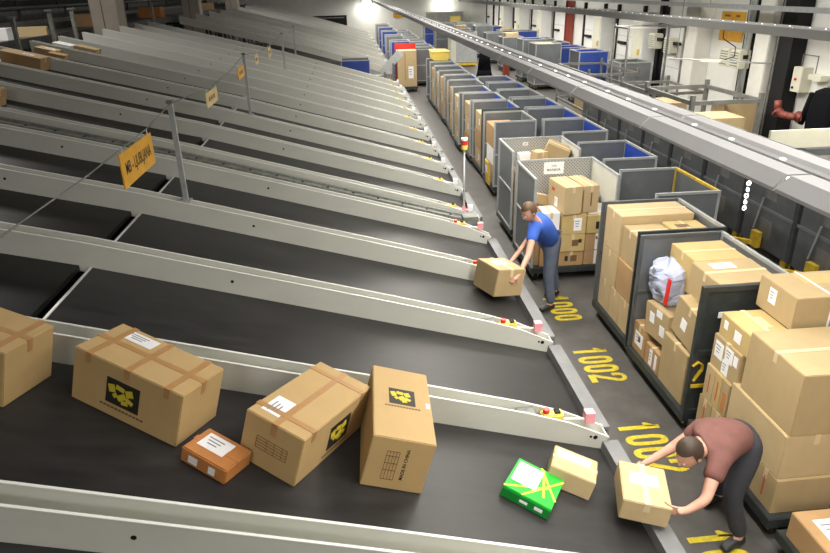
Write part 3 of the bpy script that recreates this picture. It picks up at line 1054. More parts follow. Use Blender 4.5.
put(3.41, 3.82, 9.0, 9.5, .74, 1.02, 'carton with dark symbols in the third layer right %s' % S, 'card4', labels=[('-y', -.1, .05, .05, .06, 'print_black'), ('-y', -.1, -.15, .05, .06, 'print_black'), ('-y', .15, 0, .1, .1, 'print_brown')])
put(3.44, 3.80, 9.06, 9.48, 1.02, 1.06, 'flat white and yellow envelope box on the right stack %s' % S, 'white_card', tapes=0)
carton(3.13, 9.28, 1.06, .28, .60, .42, 'left carton of the bright pair on top %s' % S, 'card2', rot=(0, 0, .12), labels=[('-x', .0, -.2, .1, .14, P), ('-x', -.2, .2, .1, .05, 'print_red')])
carton(3.42, 9.34, 1.06, .24, .60, .41, 'right carton of the bright pair on top %s' % S, 'card2', rot=(0, 0, .12), labels=[('-y', 0, 0, .02, .2, 'print_brown')])
put(2.74, 3.0, 9.04, 9.4, .76, 1.08, 'white carton at the left front %s' % S, 'white_card', labels=[('-y', 0, -.1, .05, .02, 'print_black')])
put(2.72, 3.0, 9.04, 9.44, .22, .76, 'brown carton under the white one %s' % S, 'card3')
put(2.64, 2.74, 9.1, 9.5, .22, 1.1, 'narrow brown carton with a label by the gate %s' % S, 'card3', tapes=0, labels=[('-y', 0, .38, .06, .1, P)])
put(3.14, 3.75, 9.64, 10.1, .22, 1.24, 'tall pale carton standing at the back %s' % S, 'card')
put(2.64, 3.08, 9.54, 10.1, .22, 1.0, 'carton at the far left %s' % S, 'card3')
carton(2.85, 9.75, 1.01, .26, .2, .16, 'little tilted carton at the far left %s' % S, 'card2', rot=(0, .3, .4))
# b trolley
S = 'of the second perforated trolley'
put(2.72, 3.05, 10.78, 11.2, .22, .62, 'bottom left front carton %s' % S, 'card3')
put(2.72, 3.05, 10.78, 11.2, .62, 1.0, 'middle left front carton %s' % S, 'card')
put(2.72, 3.02, 10.8, 11.2, 1.0, 1.25, 'top left front carton %s' % S, 'card3')
put(3.06, 3.8, 10.8, 11.78, .22, .9, 'large carton filling the bottom %s' % S, 'card3')
put(3.06, 3.8, 11.0, 11.78, .9, 1.3, 'large carton in the upper layer %s' % S, 'card')
carton(3.55, 11.3, 1.34, .42, .3, .26, 'tilted brown carton on the very top %s' % S, 'card', rot=(.1, .38, -.3))
carton(3.26, 11.22, 1.301, .22, .24, .2, 'small pale carton beside the tilted one %s' % S, 'card2', rot=(0, 0, .3))
carton(3.05, 11.45, 1.301, .22, .2, .12, 'white parcel behind the small pale carton %s' % S, 'white_card', tapes=0)

# far row cargo
for i, (y, x) in enumerate(R1[:9]):
    z = .22
    n = 0
    side = 0
    for q in range(3):
        h = (.42, .36, .46)[(q + i) % 3]
        w_ = .9 - .1 * ((i + q) % 2)
        put(x + .03, x + .55, y + .10, y + .10 + w_, z, z + h, '%s carton in the aisle stack of the %s closed-front trolley' % (('bottom', 'middle', 'top')[q], ordw(i)),
            ('card', 'white_card' if i in (0, 1) and q == 1 else 'card2', 'card3', 'card2')[(q + i) % 4], tapes=0,
            labels=[('-x', .1, 0, .1, .14, P)] if (i + q) % 2 else (), group='cartons in the closed-front trolleys')
        z += h
# yellow plastic strap/board at first closed-front trolley
t = thing('strapping_board', 'yellow board leaning out of the first closed-front trolley at the aisle', 'board', (2.86, 13.6, .25))
t.rotation_euler = (0, -.06, 0)
MB().box(-.02, .01, -.1, .25, 0, .5).build('sheet', M['yellow'], t)
MB().box(-.026, -.0205, -.02, .17, .25, .4).build('label_strip', M['paper'], t)

# ------------------------------------------------------------------ luminaires
LX, LZ = 2.15, 3.30


def luminaire(label, x, y, z, L, group, W_=.48, hm='lamp_house', deep=0.):
    t = thing('strip_light', label, 'light fitting', (x, y, z), 0, group)
    for s in (-1, 1):
        c = s * W_ * .25
        hw = W_ * .235
        pr = [(c - hw, 0), (c - hw * .985, .016), (c - hw * .45, .074), (c + hw * .45, .074), (c + hw * .985, .016), (c + hw, 0), (c + hw - .008, 0), (c + hw * .42, .064), (c - hw * .42, .064), (c - hw + .012, 0)]
        MB().prism(pr, lambda u, v, q: (u, q, v), -L / 2 + .01, L / 2 - .01).build('reflector', M[hm], t)
        MB().tube((c, -L / 2 + .06, .045), (c, L / 2 - .06, .045), .016, 8).build('lamp_tube', M['lamp_glow'], t)
    MB().box(-.022, .022, -L / 2, L / 2, .045, .066).build('spine', M['lamp_edge'], t)
    if deep:
        MB().box(-W_ / 2, -W_ / 2 + .02, -L / 2, L / 2, -deep, .06).build('side_skirt', M[hm], t)
    for q in (-.30, .02, .31):  # glowing bars stand in for light leaking through the spine
        MB().box(-.010, .010, L * q, L * q + .022, .066, .071).build('leak_glow', M['lamp_glow'], t)
    return t


L0 = luminaire('strip light over the aisle, nearest of its row', LX, 2.0, LZ, 1.5, 'strip lights over the aisle')
for k in range(1, 39):
    dup(L0, (LX, 2.0 + k * 1.5, LZ), 0, 'strip light over the aisle, %s of its row from the camera' % ordw(k))
L1 = luminaire('strip light in the far right row, nearest of its row', 8.4, 7.0, LZ, 1.5, 'strip lights in the right row', .42, 'lamp_house_dim', .10)
for k in range(1, 30):
    dup(L1, (8.4, 7.0 + k * 1.5, LZ), 0, 'strip light in the far right row, %s of its row from the camera' % ordw(k))
# suspension rods of the aisle row + chains
# carrier chain end hanging below the lamps
t = thing('hanging_chain', 'short white link chain dangling below the aisle lamp row', 'chain', (2.05, 3.15, LZ - .06))
for k in range(5):
    MB().torus((0, 0, -.02 - k * .034), .010, .0035, 'x' if k % 2 else 'y', 10, 5).build('link', M['paper'], t, True)


def area(name, loc, sx, sy, power, col=(1, .95, .86), rot=(0, 0, 0)):
    l = bpy.data.lights.new(name, 'AREA')
    l.shape = 'RECTANGLE'
    l.size = sx
    l.size_y = sy
    l.energy = power
    l.color = col
    o = bpy.data.objects.new(name, l)
    C.objects.link(o)
    o.location = loc
    o.rotation_euler = rot
    return o


WARM = (1, .95, .85)
AISLE_W, RIGHT_W, FILL_W = 86., 75., 900.
for k in range(-2, 12):
    area('aisle_lamp_light', (LX, 3.25 + k * 5, LZ - .01), .40, 4.8, AISLE_W * 5 / 3, WARM)
for k in range(9):
    area('right_lamp_light', (8.4, 9.0 + k * 5, LZ - .01), .30, 4.8, RIGHT_W * 5 / 3, WARM)
for (x, y, pw) in ((5.5, 3, .30), (1.5, 2.5, .13), (6, 16, .45), (5, 32, .65), (5, 50, .5), (-4, 45, .22), (-9, 17, .36), (-4.5, -6, .5), (7, 9, .25)):  # unseen fill lights added overhead to raise the ambient level
    area('added_fill_light', (x, y, 7.6), 3, 3, FILL_W * pw, (1, .96, .9))
fill_pts = [(5.5, 3), (1.5, 2.5), (6, 16), (5, 32), (5, 50), (-4, 45), (-9, 17), (-4.5, -6), (7, 9)]

# ------------------------------------------------------------------ concrete columns + sorter at left
for i, y in enumerate((23.6, 36.2, 48.9)):
    t = thing('hall_column', 'pale concrete column by the sorter, %s from the camera' % ordw(i), 'column', (-7.66, y, 0), 0, 'concrete columns by the sorter')
    MB().box(-.42, .42, -.40, .40, 0, 7.99).build('shaft', M['column'], t, bevel=.03)
    MB().box(-.06, -.03, -.405, -.399, 0, 7.9).build('groove_strip', M['print_brown'], t)
    MB().box(-.44, .44, -.44, .44, 0, .2).build('foot', M['column'], t)
    MB().torus((.05, -.44, 4.32), .14, .03, 'y', 14, 6).build('cable_loop', M['machine'], t, True)
t = thing('sorter_line', 'dark conveyor line running along the top of the chutes at left', 'conveyor', (-9.2, 30, 0))
MB().box(-.75, .75, -30, 31, 3.0, 3.16).build('bed', M['machine2'], t)
MB().box(-.85, -.75, -30, 31, 2.9, 3.36).build('side_rail', M['machine'], t)
MB().box(.75, .83, -30, 31, 2.95, 3.2).build('side_rail', M['machine'], t)
for k in range(20):
    MB().box(-.8, -.7, -29 + 3 * k, -28.9 + 3 * k, 0, 3.0).box(.7, .8, -29 + 3 * k, -28.9 + 3 * k, 0, 3.0).box(-.7, .7, -29 + 3 * k, -28.9 + 3 * k, 2.6, 2.7).build('leg', M['machine'], t)
for r_, (xx, zz) in enumerate(((-11.2, 3.1), (-13, 3.35))):
    t = thing('overhead_conveyor', ('dark raised conveyor behind the sorter line', 'darkest raised conveyor against the left wall')[r_], 'conveyor', (xx, 30, 0))
    MB().box(-.4, .4, -30, 31, zz, zz + .12).build('bed', M['machine'], t)
    MB().box(.4, .46, -30, 31, zz - .1, zz + .35).build('side_rail', M['machine2'], t)
    MB().box(-.46, -.4, -30, 31, zz - .1, zz + .45).build('side_rail', M['machine'], t)
    MB().tube((.2, -30, zz + .75), (.2, 31, zz + .75), .05, 8).build('guard_pipe', M['machine2'], t)
    for k in range(15):
        MB().box(-.06, .06, -29 + 4 * k, -28.88 + 4 * k, 0, zz).box(.14, .22, -29 + 4 * k, -28.92 + 4 * k, zz + .12, zz + .75).build('leg', M['machine'], t)
# uprights and boxes by the sorter
for i, (x, y, z1) in enumerate(((-7.5, 16.6, 3.75), (-7.4, 18.4, 3.85), (-7.45, 20.0, 3.85), (-7.4, 23.4, 3.8), (-7.45, 28, 3.8))):
    t = thing('sorter_upright', 'slim grey upright beside the sorter line, %s from the camera' % ordw(i), 'post', (x, y, 3.1), 0, 'uprights beside the sorter line')
    MB().box(-.04, .04, -.05, .05, -.15, z1 - 3.1).build('post', M['galv_old'], t)
    MB().box(-.08, .08, -.08, .08, z1 - 3.1, z1 - 3.06).build('cap', M['machine2'], t)
for i, (x, y, l, w_, h, mt, lab) in enumerate([
    (-9.2, 17.9, .7, .6, .32, 'cardred', 'orange-brown carton on the sorter line at the left edge'),
    (-9.1, 19.2, .6, .4, .3, 'white_card', 'greyish wedge-like parcel on the sorter line next to the orange-brown one'),
    (-8.9, 20.6, .9, .3, .26, 'card2', 'long pale parcel on the sorter line before the uprights'),
    (-9.3, 26.4, .9, .7, .42, 'card3', 'brown carton on the sorter line left of the nearest column'),
    (-9.2, 34.5, 1.0, .8, .45, 'cardred', 'brown carton on the sorter line between the first two columns'),
    (-9.1, 47.5, .9, .8, .4, 'card3', 'dim brown carton on the sorter line right of the second column')]):
    carton(x, y, 3.161, l, w_, h, lab, mt, rot=(0, 0, .2 * (i % 3 - 1)), tapes=1)

# ------------------------------------------------------------------ far end of the aisle
t = thing('tilt_plate', 'grey metal plate tilted up at the end of the middle chute block', 'plate', (1.3, 27.0, 0))
MB().bar((-.05, .3, 1.05), (.75, .3, 1.85), .3, .06, up=(0, 1, 0)).build('plate', M['galv'], t)
MB().box(.05, .13, .2, .4, 0, 1.12).box(.4, .48, .2, .4, 0, 1.45).build('stand', M['machine2'], t)
MB().box(-.6, .05, .15, .6, 0, 1.0).build('drive_housing', M['machine2'], t)
trolley('blue tub trolley in the gap between the middle and far chute blocks', -.35, .85, 28.4, 29.6, {'near': {'pm': 'blue2', 'fm': 'frame'}, 'far': {}, 'right': {'pm': 'blue2'}, 'aisle': {'pm': 'blue2'}}, zt=1.5)
t = trolley('low trolley loaded with a tall tan crate standing in the aisle far ahead', 2.02, 2.95, 29.4, 30.4, {'far': {'zt': 1.95, 'pm': 'red', 'fm': 'red'}})
put(2.06, 2.90, 29.45, 30.2, .22, 1.72, 'tall tan crate with labels on the trolley far down the aisle', 'card2', labels=[('-y', .2, -.1, .22, .5, P), ('-y', -.1, .1, .06, 1.2, 'card3')], tapes=1, cat='crate')
t = thing('yellow_tote', 'pale yellow plastic tote on top of a far trolley', 'tote', (3.48, 26.4, 1.622))
MB().prism([(-.28, 0), (.28, 0), (.33, .30), (-.33, .30)], lambda u, v, q: (u, q, v), -.62, .62).build('tub', M['yellow_box'], t, bevel=.02)
MB().box(-.35, .35, -.64, .64, .30, .34).build('lid', M['yellow_box'], t, bevel=.01)
far = []
rg = random.Random(11)
spots = []
for i in range(9):
    spots.append((3.0 + .06 * (i % 2), 31.2 + i * 1.75))
for i in range(5):
    spots.append((2.05, 33.5 + i * 4.2))
k1 = k2 = k3 = 0
for i, (x, y) in enumerate(spots):
    if i >= 9:
        lab = 'far grey trolley standing in the aisle beyond the tan crate, %s from the camera' % ordw(k3)
        k3 += 1
    else:
        lab = 'far grey trolley of the aisle row beyond the yellow tote, %s from the camera' % ordw(k1)
        k1 += 1
    bl = i in (9, 11, 12, 3, 6)
    trolley(lab, x, x + .95, y, y + 1.25, {'near': {'pm': 'blue2' if bl else 'steel'}, 'far': {}, 'right': {'inner': 'blue' if i % 3 == 0 else None}},
            zt=1.62 + (.2 if i >= 9 else 0), group='far grey trolleys')
# right-hand area trolleys
sp = [(8.45, 24.6, 'blue2', 1), (9.2, 22.5, 'steel', 0), (9.2, 26.4, 'steel', 0), (7.9, 28.6, 'steel', 0), (9.1, 28.9, 'blue2', 1), (9.2, 31.5, 'blue2', 0), (8.0, 31.2, 'steel', 1),
      (9.2, 34, 'steel', 0), (8.1, 35.8, 'steel', 1), (9.2, 37.2, 'blue2', 0), (8.0, 39.6, 'steel', 0), (9.2, 41.5, 'steel', 0), (8.05, 43.4, 'steel', 1), (6.8, 44.5, 'steel', 0),
      (9.2, 46, 'blue2', 0), (7.6, 47.5, 'steel', 0), (5.9, 46.5, 'steel', 0), (8.9, 49.5, 'steel', 0), (5.6, 50.5, 'blue2', 0), (7.0, 52.2, 'steel', 0), (8.3, 53, 'blue2', 0)]
for i, (x, y, pm, inn) in enumerate(sp):
    big = 1.12
    t = trolley('%s trolley in the loading area by the right wall, %s from the camera' % ('blue-fronted' if pm == 'blue2' else 'grey', ordw(i)), x, x + big, y, y + 1.2,
                {'near': {'pm': pm, 'plate': (.1, 1.4, .24, .16) if i in (4, 5, 9, 12) else None}, 'far': {'inner': 'blue' if inn else None}, 'right': {'inner': 'blue' if inn else None}, 'aisle': {'pm': 'steel'}},
                zt=1.7 if i % 3 else 1.9, group='trolleys in the loading area')
for i, q in enumerate((2, 3, 6, 8, 11, 13)):
    x, y = sp[q][0] + .1, sp[q][1] + .2
    put(x + .1, x + .8, y + .05, y + .8, .22, 1.78 + .1 * (i % 2), 'tall pale carton sticking out of a loading area trolley, %s from the camera' % ordw(i), ('card2', 'card', 'yellow_box', 'card2')[i % 4], tapes=1)

t = trolley('grey-sided roll container with a cream end and yellow base alone on the open floor', 5.75, 7.25, 38.6, 39.8, {'near': {'pm': 'frame'}, 'far': {}, 'right': {}, 'aisle': {'pm': 'cream', 'fm': 'cream'}}, zt=1.85, group='trolleys in the loading area')
MB().box(-.72, .72, -.66, -.58, .06, .2).build('bumper', M['yellow'], t)
MB().box(-.74, -.45, -.615, -.605, .3, 1.8).build('end_panel', M['cream'], t)
t = thing('waste_bag', 'tall black waste bag slumped on a frame beyond the second row', 'bag', (6.7, 33.6, 0))
bb = MB().tube((0, 0, .0), (0, 0, .35), .42, 14, r2=.34).tube((0, 0, .35), (0, 0, 1.4), .34, 14, r2=.22)
bb.build('bag_body', M['jacket'], t, True)
MB().torus((0, 0, 1.4), .23, .03, 'z', 16, 6).build('hoop', M['machine2'], t, True)
t = thing('marker_post', 'orange-red floor post beyond the second row of trolleys', 'post', (7.75, 33.3, 0))
MB().box(-.16, .16, -.12, .12, 0, 1.1).build('shaft', M['red_oxide'], t, bevel=.02)
MB().box(-.22, .22, -.2, .2, 0, .04).build('foot_plate', M['machine2'], t)

# ------------------------------------------------------------------ right wall area
# dock doors in the right wall (structure)
for i, y in enumerate((21.9, 26.2, 30.2, 35.0, 39.5, 44.0, 48.5, 53.0)):
    t = bpy.data.objects.new('door_%d' % (i + 1), None)
    C.objects.link(t)
    t.location = (XW, y, 0)
    struct(t)
    MB().box(-.06, .0, -1.25, 1.25, 0, 3.0).build('door_leaf', M['door'], t)
    f = MB()
    for s in (-1, 1):
        f.box(-.12, 0, s * 1.25 - .07 if s > 0 else -1.32, s * 1.25 + .07 if s > 0 else -1.18, 0, 3.4)
    f.build('door_frame', M['black'], t)
    MB().box(-.10, 0, -1.3, 1.3, 3.0, 3.12).build('door_head', M['galv'], t)
    for z in (.75, 1.5, 2.25):
        MB().box(-.066, -.06, -1.24, 1.24, z, z + .02).build('panel_seam', M['galv'], t)
    MB().box(-.16, -.0, .2, .9, 1.95, 2.05).build('bumper', M['black'], t)
for i, y in enumerate((24.05, 28.2, 37.2, 41.8, 46.2)):
    t = thing('dock_cabinet', 'tall white dock cabinet against the right wall, %s from the camera' % ordw(i), 'cabinet', (XW - .35, y, 0), 0, 'white dock cabinets')
    MB().box(-.3, .3, -.45, .45, 0, 3.2).build('housing', M['door'], t, bevel=.02)
    MB().box(-.32, -.3, -.38, .38, .3, 2.9).build('front_panel', M['cream'], t)
    MB().box(-.36, -.32, -.3, -.2, 1.8, 2.0).build('handle', M['yellow'], t)
t = thing('steel_column', 'red oxide steel column on the right wall far ahead', 'column', (XW - .2, 33.3, 0))
MB().box(-.16, .16, -.2, -.17, 0, 6).box(-.16, .16, .17, .2, 0, 6).box(-.02, .02, -.17, .17, 0, 6).build('shaft', M['red_oxide'], t)
MB().box(-.2, .18, -.24, .24, 0, .03).build('foot_plate', M['red_oxide'], t)
t = thing('wall_column', 'wide pale column on the right wall left of the yellow sign', 'column', (XW - .25, 20.5, 0))
MB().box(-.25, .25, -.42, .42, 0, 8).build('shaft', M['column_white'], t, bevel=.02)
MB().box(-.29, -.25, .15, .3, 2.6, 3.0).build('junction_box', M['cream'], t)
t = thing('steel_column', 'black steel column on the right wall beside the control box', 'column', (XW - .2, 15.95, 0))
MB().box(-.2, .18, -.32, .32, 0, 8).build('shaft', M['black'], t)
MB().box(-.22, -.2, .2, .26, 0, 8).build('corner_strip', M['machine2'], t)
t = thing('wall_column', 'light grey column next to the black steel column', 'column', (XW - .22, 16.85, 0))
MB().box(-.2, .22, -.32, .32, 0, 8).build('shaft', M['column_white'], t, bevel=.02)
MB().tube((-.27, .45, 0), (-.27, .45, 8), .06, 12).build('drain_pipe', M['galv'], t, True)
t = thing('steel_column', 'thin black steel post on the right wall between sign and grey column', 'column', (XW - .1, 17.95, 0))
MB().box(-.08, .08, -.14, .14, 0, 8).build('shaft', M['black'], t)
MB().box(-.10, -.08, -.02, .06, 0, 8).build('edge_strip', M['galv'], t)
t = thing('steel_column', 'black steel post between two dock doors right of the white cabinets', 'column', (XW - .1, 23.35, 0))
MB().box(-.1, .1, -.1, .1, 0, 8).build('shaft', M['black'], t)
MB().box(-.2, .1, -.16, .16, 0, .04).build('foot_plate', M['black'], t)
# wall sign
t = thing('wall_sign', 'yellow notice board high on the right wall', 'sign', (XW - .01, 19.05, 2.97))
MB().box(-.015, 0, -.62, .62, -.40, .40).build('board', M['sign'], t)
b = MB()
b.box(-.018, -.0155, .15, .45, .26, .32).box(-.018, -.0155, -.35, -.15, .26, .32).box(-.018, -.0155, .5, .55, .14, .18)
b.build('lettering', M['print_brown'], t)
# cable tray
t = thing('cable_tray', 'long grey cable tray along the top of the right wall', 'cable tray', (10.25, 34, 3.5))
MB().box(-.15, .15, -26, 27.9, 0, .02).box(-.16, -.15, -26, 27.9, 0, .10).box(.15, .16, -26, 27.9, 0, .10).build('tray', M['galv'], t)
MB().tube((0, -26, .05), (0, 27.9, .05), .03, 8).build('cable', M['cream'], t)
for k in range(11):
    MB().tube((.17, -25 + 5.2 * k, 0), (.17, -25 + 5.2 * k, 4.5), .008, 6).build('hanger_rod', M['galv_old'], t)
# heaters
for i, (y, z, lab) in enumerate(((21.55, 2.3, 'cream louvred heater unit beside the pale column'), (17.75, 2.25, 'pair of cream louvred heater units on the thin black post'), (22.75, 2.35, 'white louvred heater unit left of the tall gantry frame'))):
    t = thing('wall_heater', lab, 'heater', (XW - .55, y, z))
    for q in ((-.27, .27) if i == 1 else (0,)):
        b = MB().box(-.16, .16, q - .23, q + .23, -.24, .24).build('casing', M['cream'], t, bevel=.02)
        g = MB()
        for k in range(6):
            g.box(-.172, -.16, q - .18, q + .18, -.18 + k * .065, -.15 + k * .065)
        g.build('louvre', M['galv_old'], b)
    MB().box(.16, .55, -.05, .05, -.03, .03).build('bracket', M['machine2'], t)
    MB().box(-.06, .06, -.55, -.40 if i == 1 else -.22, .02, .12).build('valve', M['black'], t)
# control box + lamp + pipe elbow + jacket
t = thing('control_cabinet', 'cream control box with a red knob on the right wall above the jacket', 'control box', (XW - .15, 15.38, 1.95))
MB().box(-.13, .15, -.16, .18, -.28, .30).build('casing', M['cream'], t, bevel=.01)
MB().tube((-.13, .02, .02), (-.17, .02, .02), .03, 10).build('knob', M['red'], t)
MB().tube((-.13, .08, -.18), (-.16, .08, -.18), .03, 10).build('switch', M['black'], t)
MB().path([(0, .1, .30), (0, .1, .58), (0, -.45, .58), (0, -.45, .2)], .012, 6).build('conduit', M['machine2'], t)
MB().tube((0, .02, -.28), (0, .02, -1.9), .012, 6).build('cable', M['galv'], t)
MB().box(-.1, .1, -.8, -.36, .06, .18).build('floodlight', M['cream'], t)
t = thing('pipe_elbow', 'rust-red flanged pipe elbow low on the right wall', 'pipe', (XW - .36, 15.38, 1.15))
MB().path([(.35, -.45, 0), (-.05, -.45, 0), (-.12, -.3, 0), (-.14, .0, .0), (-.14, .15, .08), (-.14, .2, .3)], .085, 12).build('pipe', M['rust'], t, True)
for a_, b_ in (((.0, -.45, 0), (.05, -.45, 0)), ((-.14, .1, .0), (-.14, .13, .03)), ((.3, -.45, 0), (.34, -.45, 0))):
    MB().tube(a_, b_, .14, 14).build('flange', M['rust'], t)
t = thing('work_jacket', 'black jacket hanging on the right wall under the control box', 'jacket', (XW - .17, 14.32, 1.28))
jb = MB()
prof = [(-.10, -.05, .62), (-.34, -.09, .52), (-.44, -.12, .30), (-.46, -.12, .0), (-.44, -.12, -.38), (-.24, -.14, -.42), (-.02, -.13, -.40), (.2, -.14, -.43), (.40, -.11, -.40),
        (.44, -.12, .0), (.42, -.12, .30), (.32, -.09, .52), (.10, -.05, .62)]
vs = [(x_, y_, z_) for (y_, x_, z_) in prof]
vs = [(v[0], v[1], v[2]) for v in vs]
n = len(vs)
bk = [(.12, v[1] * .95, v[2]) for v in vs]
mid = [(v[0] - .05, v[1] * .55, v[2] * .8) for v in vs]
fs = [(i, (i + 1) % n, n + (i + 1) % n, n + i) for i in range(n)] + [(i, 2 * n + i, 2 * n + (i + 1) % n, (i + 1) % n) for i in range(n)] + [tuple(range(2 * n, 3 * n)), tuple(range(2 * n - 1, n - 1, -1))]
jb.add(vs + bk + mid, fs)
jb.build('coat_body', M['jacket'], t, True)
for s in (-1, 1):
    MB().tube((-.08, s * .38, .45), (-.13, s * .55, -.28), .09, 12, r2=.07).build('sleeve', M['jacket'], t, True)
MB().tube((.14, 0, .66), (-.06, 0, .66), .015, 8).build('hook', M['galv'], t)

# white conveyor on the right
t = thing('belt_conveyor', 'cream-sided conveyor running to the right wall beyond the aisle lamps', 'conveyor', (8.9, 10.95, 0))
MB().box(-1.55, 1.9, -.03, .03, 1.42, 1.74).build('side_panel', M['cream'], t)
MB().box(-1.55, 1.9, -.62, -.56, 1.15, 1.32).build('side_panel', M['cream'], t)
MB().box(-1.5, 1.9, -.56, -.03, 1.22, 1.26).build('belt', M['machine2'], t)
for x in (-1.3, .3, 1.7):
    MB().box(x - .05, x + .05, -.6, -.52, 0, 1.2).box(x - .05, x + .05, -.08, -.01, 0, 1.42).box(x - .03, x + .03, -.52, -.08, .3, .36).build('leg', M['cream'], t)
t = thing('paper_roll_table', 'cream table top with wrapping paper in front of the cream-sided conveyor', 'table', (8.4, 9.6, 0))
MB().box(-1.1, 1.2, -.45, .45, 1.14, 1.2).build('table_top', M['card2'], t)
for sx in (-1, 1.1):
    for sy in (-.38, .38):
        MB().box(sx - .04, sx + .04, sy - .04, sy + .04, 0, 1.14).build('leg', M['cream'], t)
MB().box(-.6, .7, -.3, .3, 1.2, 1.23).build('paper_stack', M['paper'], t)

# tube racks
def rack(label, x0, x1, y0, y1, zt, rails, tall=None, r=.045):
    t = thing('tube_rack', label, 'rack', ((x0 + x1) / 2, (y0 + y1) / 2, 0))
    a, b, c, d = -(x1 - x0) / 2, (x1 - x0) / 2, -(y1 - y0) / 2, (y1 - y0) / 2
    for x in (a, b):
        for y in (c, d):
            zz = tall if tall else zt + .12
            MB().box(x - r, x + r, y - r, y + r, 0, zz).build('post', M['machine2'], t)
    for z in rails:
        q = MB()
        for y in (c, d):
            q.box(a + r, b - r, y - r * .8, y + r * .8, z - r, z + r)
        for x in (a, b):
            q.box(x - r * .8, x + r * .8, c + r, d - r, z - r, z + r)
        q.build('rail_frame', M['machine2'], t)
    return t


rack('grey square-tube rack frame with diagonal brace in front of the right wall', 7.55, 9.15, 14.2, 16.6, 1.75, (.5, 1.70))
rack('tall grey gantry frame over the racks by the right wall', 8.1, 9.8, 19.45, 20.5, 3.0, (.6, 2.98), tall=3.05, r=.026)
rack('low grey tube rack behind the braced rack', 7.9, 9.3, 16.9, 19.1, 1.55, (.4, 1.50), r=.035)
rack('second low grey tube rack farther left, in front of blue trolleys', 7.5, 9.1, 20.8, 24.0, 1.6, (.4, 1.1, 1.55), r=.035)
t = thing('suspended_pipe', 'thin horizontal pipe with a cream junction sleeve in front of the right wall', 'pipe', (9.9, 17.0, 2.25))
MB().tube((-1.1, 1.2, 0), (.9, -1.0, 0), .02, 8).build('pipe', M['galv'], t, True)
MB().bar((-.5, .55, .0), (-.15, .15, .0), .09, .07).build('junction_sleeve', M['cream'], t)
MB().path([(-.1, .1, .04), (.1, .0, .12), (.12, .05, .35), (-.12, .3, .55), (-.1, .35, .75)], .014, 6).build('cable', M['black'], t, True)
MB().tube((-.95, 1.04, 0), (-.95, 1.04, 5.7), .01, 6).tube((.75, -.83, 0), (.75, -.83, 5.7), .01, 6).build('hanger_rod', M['machine2'], t)
put(8.0, 9.0, 14.4, 15.3, 0, 1.3, 'pale carton with open flat top inside the braced rack', 'card2')
put(8.1, 9.0, 17.2, 18.2, 0, 1.2, 'wide tan carton inside the low tube rack behind the braced one', 'card')
put(7.7, 8.7, 21.2, 22.6, 0, .9, 'long pale carton inside the second low tube rack', 'card2')
put(9.3, 10.3, 15.9, 16.5, 0, 1.35, 'large brown cardboard panel box beside the pale column foot', 'card')
put(7.3, 8.2, 12.6, 13.3, 0, 1.28, 'light carton with yellow flap beyond the aisle lamps', 'card2')
put(9.2, 10.2, 12.4, 13.6, 0, 1.0, 'grey plastic bin beside the light carton with yellow flap', 'steel', tapes=0, name='storage_bin', cat='bin')

# far wall dressing
t = thing('wall_opening', 'dark equipment box in front of the far wall at left', 'box', (-1.6, 61.5, 0))
MB().box(-2.2, 1.6, -.4, .4, .4, 2.1).build('casing', M['black'], t)
MB().box(-2.0, 1.4, -.42, -.4, 1.9, 2.0).build('trim', M['machine2'], t)
MB().box(-2.1, -1.9, -.3, .3, 0, .4).box(1.3, 1.5, -.3, .3, 0, .4).build('leg', M['black'], t)
for i, (x, z) in enumerate(((1.8, 3.1), (8.5, 3.2))):
    t = thing('wall_floodlight', ('bright floodlight on the far wall, above the aisle', 'bright floodlight on the far wall, toward the right corner')[i], 'floodlight', (x, 61.8, z))
    MB().box(-.4, .4, -.1, .2, -.15, .15).build('housing', M['galv'], t)
    MB().box(-.35, .35, -.115, -.101, -.12, .12).build('lens', M['spot_glow'], t)
    area('floodlight_light', (x, 61.3, z - .1), .8, .5, 45, (1, .97, .9), (math.radians(35), 0, 0))
t = thing('wall_panel', 'small yellow notice on the far wall', 'sign', (4.6, 61.95, 2.0))
MB().box(-.5, .5, -.03, 0, -.2, .2).build('board', M['sign'], t)
MB().box(-.4, .4, -.04, -.031, .05, .1).build('lettering', M['print_brown'], t)
t = thing('steel_locker', 'grey-green locker block against the far wall', 'locker', (8.6, 61.4, 0))
MB().box(-1.6, 1.6, -.4, .4, 0, 2.2).build('carcass', M['cream'], t)
for k in range(4):
    MB().box(-1.55 + k * .79, -.82 + k * .79, -.42, -.4, .1, 2.1).build('door', M['galv'], t)
t = thing('yellow_cabinet', 'small bright yellow cabinet standing before the far lockers', 'cabinet', (8.7, 56, 0))
MB().box(-.4, .4, -.3, .3, 0, 2.0).build('carcass', M['yellow_box'], t, bevel=.02)
MB().box(-.35, .35, -.32, -.3, .1, 1.9).build('door', M['yellow_box'], t)
MB().box(.2, .24, -.35, -.32, .9, 1.1).build('handle', M['black'], t)

